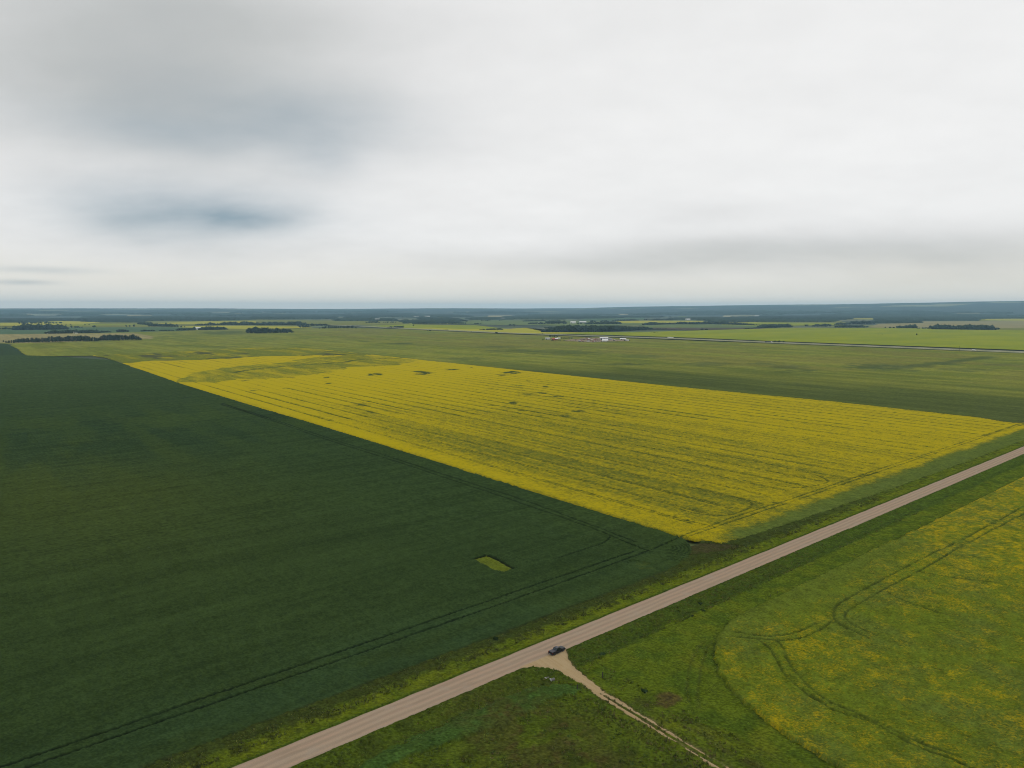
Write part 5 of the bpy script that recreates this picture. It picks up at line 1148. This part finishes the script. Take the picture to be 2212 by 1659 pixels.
cart('flat_wagon', 1780, 194, 10, 1.6, M_tan, 'long pale wagon left of the mobile home', 'wagon', .02); cart('grain_truck', 1690, 186, 6, 2.4, M_rust, 'brown truck left of the long pale wagon', 'truck', .1, True)
mr = random.Random(8)
for i in range(22):
    zx = mr.uniform(900, 1370); zy = mr.uniform(150, 212) if zx < 1150 else mr.uniform(135, 214)
    kd = mr.choice(('red', 'rust', 'pale'))
    cart('farm_machine', zx, zy, mr.uniform(3.5, 7), mr.uniform(1.6, 2.6), {'red': M_mach, 'rust': M_rust, 'pale': M_white}[kd], {'red': 'one of the small faded red machines scattered over the farmyard dirt', 'rust': 'one of the small rusty brown machines scattered over the farmyard dirt', 'pale': 'one of the small pale machines scattered over the farmyard dirt'}[kd], 'machine', mr.uniform(-.6, .6))
def yard_belt(a, b_, c_, hz, dep, label, n=8):
    p0 = fy(a, c_); p1 = fy(b_, c_); out = []
    d = p1 - p0; L_ = np.hypot(*d)
    for i in range(max(2, int(L_/4.5))):
        for r in range(max(1, int(dep/5))):
            f_ = random.random(); q = p0 + d*f_ + np.array([-d[1], d[0]])/L_*random.uniform(-.5, .5)*dep
            out.append((q[0], q[1], px_height(q, hz*.39)*random.uniform(.6, 1.1), 0))
    blob_belt('tree_belt', out, label)
yard_belt(265, 345, 100, 36, 8, 'dark trees behind the left end of the farmyard'); yard_belt(375, 480, 100, 38, 8, 'dark trees behind the red barn'); yard_belt(500, 780, 136, 26, 12, 'low brown windbreak behind the left part of the farmyard'); yard_belt(95, 160, 176, 34, 8, 'dark bushes at the far left end of the farmyard')
yard_belt(240, 880, 184, 15, 5, 'long dark hedge along the front left edge of the farmyard'); yard_belt(1200, 1300, 138, 22, 6, 'dark bushes at the back centre of the farmyard'); yard_belt(1395, 1478, 212, 26, 6, 'dark bushes left of the white round roofed building'); yard_belt(1556, 1596, 204, 34, 5, 'dark bushes right of the white round roofed building'); yard_belt(1640, 1740, 190, 22, 4, 'dark bushes before the house of the farmyard'); yard_belt(1910, 1945, 190, 26, 4, 'dark bushes between the house and the mobile home'); yard_belt(2016, 2040, 188, 20, 4, 'dark bushes at the right end of the farmyard')
# lone buildings of other farms, far off
def far_barn(D, Lm, Wm, Hw, Hr, wall, roof, label, cat, rz=0.0):
    zx, zy = (D[0] - 1161)/.0977, (D[1] - 718.3)/.0977; k0 = 1.25; Lm *= k0; Wm *= k0; Hw *= k0; Hr *= k0
    e_ = gable('barn', zx, zy, Lm, Wm, Hw, Hr, wall, roof, label, cat, rz, 1, 2); return e_
far_barn((1238, 698.6), 26, 14, 6, 3, M_white, M_white, 'bright white barn among trees beyond the big wood, left one of two', 'barn')
far_barn((1259, 698), 34, 14, 6, 3, M_grey, M_roofp, 'long pale barn among trees beyond the big wood, right one of two', 'barn')
far_barn((815.5, 692.6), 30, 16, 7, 4, M_white, M_white, 'white barn with trees in front, above the short even tree belt', 'barn')
far_barn((427, 712), 18, 10, 5, 2.5, M_white, M_roofp, 'white farm building inside the tree belt above the pale field at the left', 'barn')
far_barn((107, 720.6), 13, 8, 3.5, 1.6, M_white, M_roofp, 'small white building before the left tree row, left one of two', 'building'); far_barn((164, 720.4), 11, 8, 3.5, 1.6, M_white, M_roofp, 'small white building before the left tree row, right one of two', 'building')
far_barn((1486, 691.6), 30, 14, 6, 3, M_white, M_white, 'white barn at the edge of the far wood right of centre', 'barn'); far_barn((923, 685.6), 45, 18, 8, 4, M_white, M_white, 'white barn in the far woods above the highway bend, right one of two', 'barn'); far_barn((899, 685.6), 45, 18, 7, 4, M_grey, M_roofp, 'pale barn in the far woods above the highway bend, left one of two', 'barn')
far_barn((1085.5, 689.8), 26, 14, 6, 3, M_white, M_white, 'white barn alone on the far green field near the centre', 'barn'); far_barn((1635, 684.8), 40, 16, 8, 4, M_white, M_white, 'white barn in the far woods right of centre', 'barn'); far_barn((1166.5, 699.6), 14, 8, 4, 2, M_tan, M_roofp, 'small pale building left of the bright white barn', 'building')

# ------------------------------------------------------------------ traffic on the highway
def semi(px, side, trailer, cabm_, label, flip=False, tl=20):
    x, y, a = on_hw(px, side); e_ = empty('semi_truck', (x, y, 2.0), a + (math.pi if flip else 0))
    tr = mesh_obj('trailer', box((-tl/2 - .8, 0, 2.55), (tl, 2.6, 2.9), .05), trailer, e_); mesh_obj('trailer_roof', box((-tl/2 - .8, 0, 4.03), (tl + .1, 2.64, .08), .02), M_roofp, tr)
    mesh_obj('trailer_frame', box((-tl/2 - .8, 0, .95), (tl, 1.1, .24), .03), M_trim, e_)
    cb = mesh_obj('cab', prism([(-1.25, .8), (1.25, .8), (1.25, 3.2), (1.0, 3.9), (-1.0, 3.9), (-1.25, 3.2)], .2, 3.4, .1), cabm_, e_)
    mesh_obj('windshield', box((3.42, 0, 2.7), (.06, 2.1, .9), .02), M_glass, cb); mesh_obj('hood', box((4.3, 0, 1.55), (1.9, 2.1, 1.4), .15), cabm_, e_); mesh_obj('bumper', box((5.3, 0, .8), (.2, 2.4, .5), .04), M_chrome, e_)
    for wx in (-tl + .4, -tl + 1.8, .6, 2.0, 4.5):
        for s in (-1, 1): mesh_obj('wheel', lathe([(-.17, .1), (-.2, .44), (-.14, .52), (.14, .52), (.2, .44), (.17, .1)], 14, 'y', (wx, s*1.08, .52)), M_tyre, e_)
    tag(e_, label, 'truck', 'traffic on the highway')
flip = math.cos(on_hw(1660, 21)[2])*math.cos(YAW) + math.sin(on_hw(1660, 21)[2])*math.sin(YAW) < 0
near_s = 21 if np.hypot(*on_hw(1660, 21)[:2]) < np.hypot(*on_hw(1660, -21)[:2]) else -21
semi(1666, near_s, M_trim, M_white, 'semi truck with dark trailer and white cab on the highway beside dark bushes', flip)
semi(1453, -near_s, M_white, M_white, 'semi truck with white trailer on the highway right of the farmyard', flip)
x, y, a = on_hw(2104, near_s); e_ = empty('box_truck', (x, y, 2.0), a + (math.pi if flip else 0)); tag(e_, 'light grey box truck on the highway near the right edge, by the utility pole', 'truck', 'traffic on the highway')
mesh_obj('cargo_box', box((-1.6, 0, 2.1), (5.6, 2.4, 2.4), .06), M_roofp, e_); cb = mesh_obj('cab', prism([(-1.1, .6), (1.1, .6), (1.1, 1.6), (.9, 2.3), (-.9, 2.3), (-1.1, 1.6)], 1.4, 3.6, .12), M_white, e_); mesh_obj('windshield', box((3.6, 0, 1.85), (.06, 1.7, .6), .02), M_glass, cb)
mesh_obj('frame', box((-.5, 0, .7), (7.4, 1.0, .24), .03), M_trim, e_)
for wx in (-2.8, 2.4):
    for s in (-1, 1): mesh_obj('wheel', lathe([(-.14, .1), (-.16, .4), (-.12, .46), (.12, .46), (.16, .4), (.14, .1)], 14, 'y', (wx, s*1.0, .46)), M_tyre, e_)
